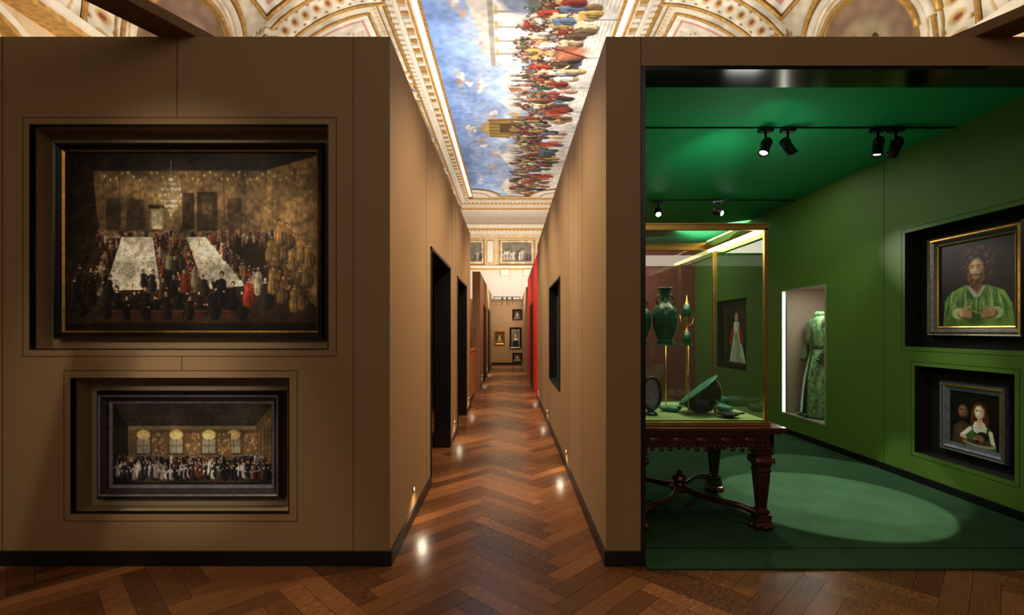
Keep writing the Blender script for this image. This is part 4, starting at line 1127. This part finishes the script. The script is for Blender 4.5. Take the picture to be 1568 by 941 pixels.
for x in (-3.4, -1.15, 2.0, 4.2): mb.box(x-.32, x+.32, HB-.14, HB, 5.36, 7.05, cream2); mb.box(x-.22, x+.22, HB-.17, HB, 5.5, 6.9, goldpaint); mb.box(x-.17, x+.17, HB-.18, HB, 5.56, 6.84, cream)
for x in (-.25, 1.1): mb.box(x-.25, x+.25, HB-.3, HB, 4.72, 5.12, cream)
endtrim = mb.build('trim_end_wall_cornice')
def paint_gris(seed):
    c = Cv(21, 15, 8, (.50,.45,.36)); r = random.Random(seed)
    c.rect(0,0,21,15,(.66,.52,.32)); c.rect(.7,.7,20.3,14.3,(.80,.74,.62)); c.rect(1.6,1.6,19.4,13.4,(.60,.46,.28)); c.rect(2,2,19,13,(.48,.44,.38))
    for k in range(9): c.person(3.5+k*1.8, 12.4, r.uniform(4,8), r.choice([(.62,.58,.5),(.4,.36,.3),(.68,.62,.54),(.35,.3,.26)]), (.70,.62,.52), wide=1.3)
    c.noise(2,.15,seed); return c
for x in (.45, 3.1, -2.3):
    picture(paint_gris(int(x*10)+90), 1.5 if x != .45 else 2.1, 1.5, [(0,.03,goldpaint),(.05,.06,goldpaint),(.08,.03,cream)], frameM(x, HB-.035, 6.2, 'front'), name='grisaille_relief', parent=endtrim)
mb = MB(); mb.box(-.7, .5, 21.2, 21.24, 2.90, 2.93, black)
for x in (-.3, -.1, .12): mb.lathe([(.03,-.1),(.035,0),(.02,.03)], (x, 21.2, 2.88), black, 12)
for x in (-.65,.45): mb.box(x-.012,x+.012,21.2,21.5,2.86,2.9,black)
mb.build('track_lights_far')

# ------------------------------------------------------------------ lights
def area(name, loc, tgt, e, sx, sy, col):
    ld = bpy.data.lights.new(name, 'AREA'); ld.shape = 'RECTANGLE'; ld.size = sx; ld.size_y = sy; ld.energy = e; ld.color = col
    o = bpy.data.objects.new(name, ld); scene.collection.objects.link(o); o.location = loc
    o.rotation_euler = (Vector(tgt)-Vector(loc)).to_track_quat('-Z', 'Y').to_euler(); return o
def spot(name, loc, tgt, e, ang, col, blend=.6, soft=.1):
    ld = bpy.data.lights.new(name, 'SPOT'); ld.energy = e; ld.spot_size = math.radians(ang); ld.spot_blend = blend; ld.color = col; ld.shadow_soft_size = soft
    o = bpy.data.objects.new(name, ld); scene.collection.objects.link(o); o.location = loc
    o.rotation_euler = (Vector(tgt)-Vector(loc)).to_track_quat('-Z', 'Y').to_euler(); return o
warm = (1,.86,.66); neut = (1,.93,.84)
area('uplight_left', (-3.2, 7.0, 3.6), (-4.0, 8.0, 9), 300, 3.5, 5, neut)  # unseen area lights, left to far, added to brighten vault and fresco
area('uplight_right', (3.6, 7.0, 3.6), (4.4, 8.0, 9), 300, 3.5, 5, neut)
area('uplight_fresco', (.3, 15.0, 3.9), (.3, 17.5, 9), 680, 4.5, 8, (1,.98,.96))
area('uplight_far', (.3, 26.0, 3.6), (.3, 29.0, 8), 320, 5, 2, neut)
area('hall_fill', (0.0, -5.0, 5.5), (0, 3.2, 1.2), 105, 7, 3, warm)
for i, y in enumerate((4.6, 6.6, 8.8, 11.2, 14.0, 17.0, 20.0)):
    spot('corridor_downlight', (.1, y, 7.4), (-.02, y+.1, 0), 1700, 15, warm, .9, .04)
# unseen fill spots added above the partition tops to brighten the corridor walls
for y in (3.7, 5.2, 7.0, 9.0): 
    spot('wall_washer', (XL-.10, y, 3.72), (XR, y+.5, .9), 210, 100, warm, .9, .05)
    spot('wall_washer', (XR+.10, y, 3.72), (XL, y+.5, .9), 190, 100, warm, .9, .05)
for y in (13.5, 17.0, 20.0): spot('wall_washer', (.75, y, 3.6), (-.5, y+.6, 1.4), 110, 110, warm, .9, .08)
for y in (11.5, 15.0, 19.0): spot('wall_washer', (-.85, y, 3.6), (.6, y+.6, 1.6), 140, 100, warm, .9, .08)
spot('end_wall_spot', (-.1, 18.4, 4.4), (-.1, 21.5, 1.2), 300, 50, (1,.8,.55), .9, .05)
spot('left_floor_pool', (-2.4, 1.2, 6.5), (-2.3, 2.5, 0), 460, 30, warm, .5, .05)
spot('right_floor_pool', (1.6, 1.2, 6.5), (1.9, 2.4, 0), 160, 30, warm, .6, .05)
spot('banquet_picture_light', (-2.1, -2.6, 4.0), (-2.1, 3.3, 2.05), 760, 18, (1,.90,.74), 1, .05)  # unseen spots added behind the camera to brighten the two left paintings
spot('ball_picture_light', (-2.1, -1.8, 3.2), (-2.1, 3.3, .75), 340, 14, (1,.95,.86), .9, .05)
area('green_room_light', (2.6, 6.0, 3.22), (2.9, 6.2, 0), 24, 1.6, 3.5, (1,.98,.9))
area('vitrine_light', (1.4, 4.18, 2.21), (1.4, 4.18, 0), 12, .9, .8, (1,.93,.75))
spot('carpet_spot', (3.0, 6.2, 3.2), (3.1, 5.0, 0), 260, 34, (.95,1,.95), .1, .03)
spot('ceiling_streak', (1.96, 3.60, 2.75), (2.05, 5.4, 3.32), 60, 34, (.95,1,.9), 1, .02)
spot('ceiling_streak', (1.5, 3.45, 2.6), (2.3, 4.2, 3.32), 16, 26, (.95,1,.9), 1, .02)
area('ceiling_bounce', (2.2, 4.6, 2.35), (2.2, 4.8, 3.32), 3, .3, .3, (.95,1,.92))
area('dress_light', (XG+.2, 6.6, 2.02), (XG+.35, 6.95, 0), 9, .25, .5, (1,.98,.92))
area('back_room_light', (2.2, 9.6, 3.2), (2.4, 10.4, 1.4), 30, 1.6, .6, (1,.9,.8))

w = bpy.data.worlds.new('world'); scene.world = w; w.use_nodes = True
w.node_tree.nodes['Background'].inputs[0].default_value = (1,.82,.62,1); w.node_tree.nodes['Background'].inputs[1].default_value = .05

cam = bpy.data.cameras.new('camera'); co = bpy.data.objects.new('camera', cam); scene.collection.objects.link(co)
co.location = (0, 0, 1.5); co.rotation_euler = (math.pi/2, 0, 0)
cam.sensor_width = 36; cam.lens = 36*760/1568
cam.shift_x = 4/1568; cam.shift_y = 34.5/1568; cam.clip_start = .05; cam.clip_end = 100
scene.camera = co
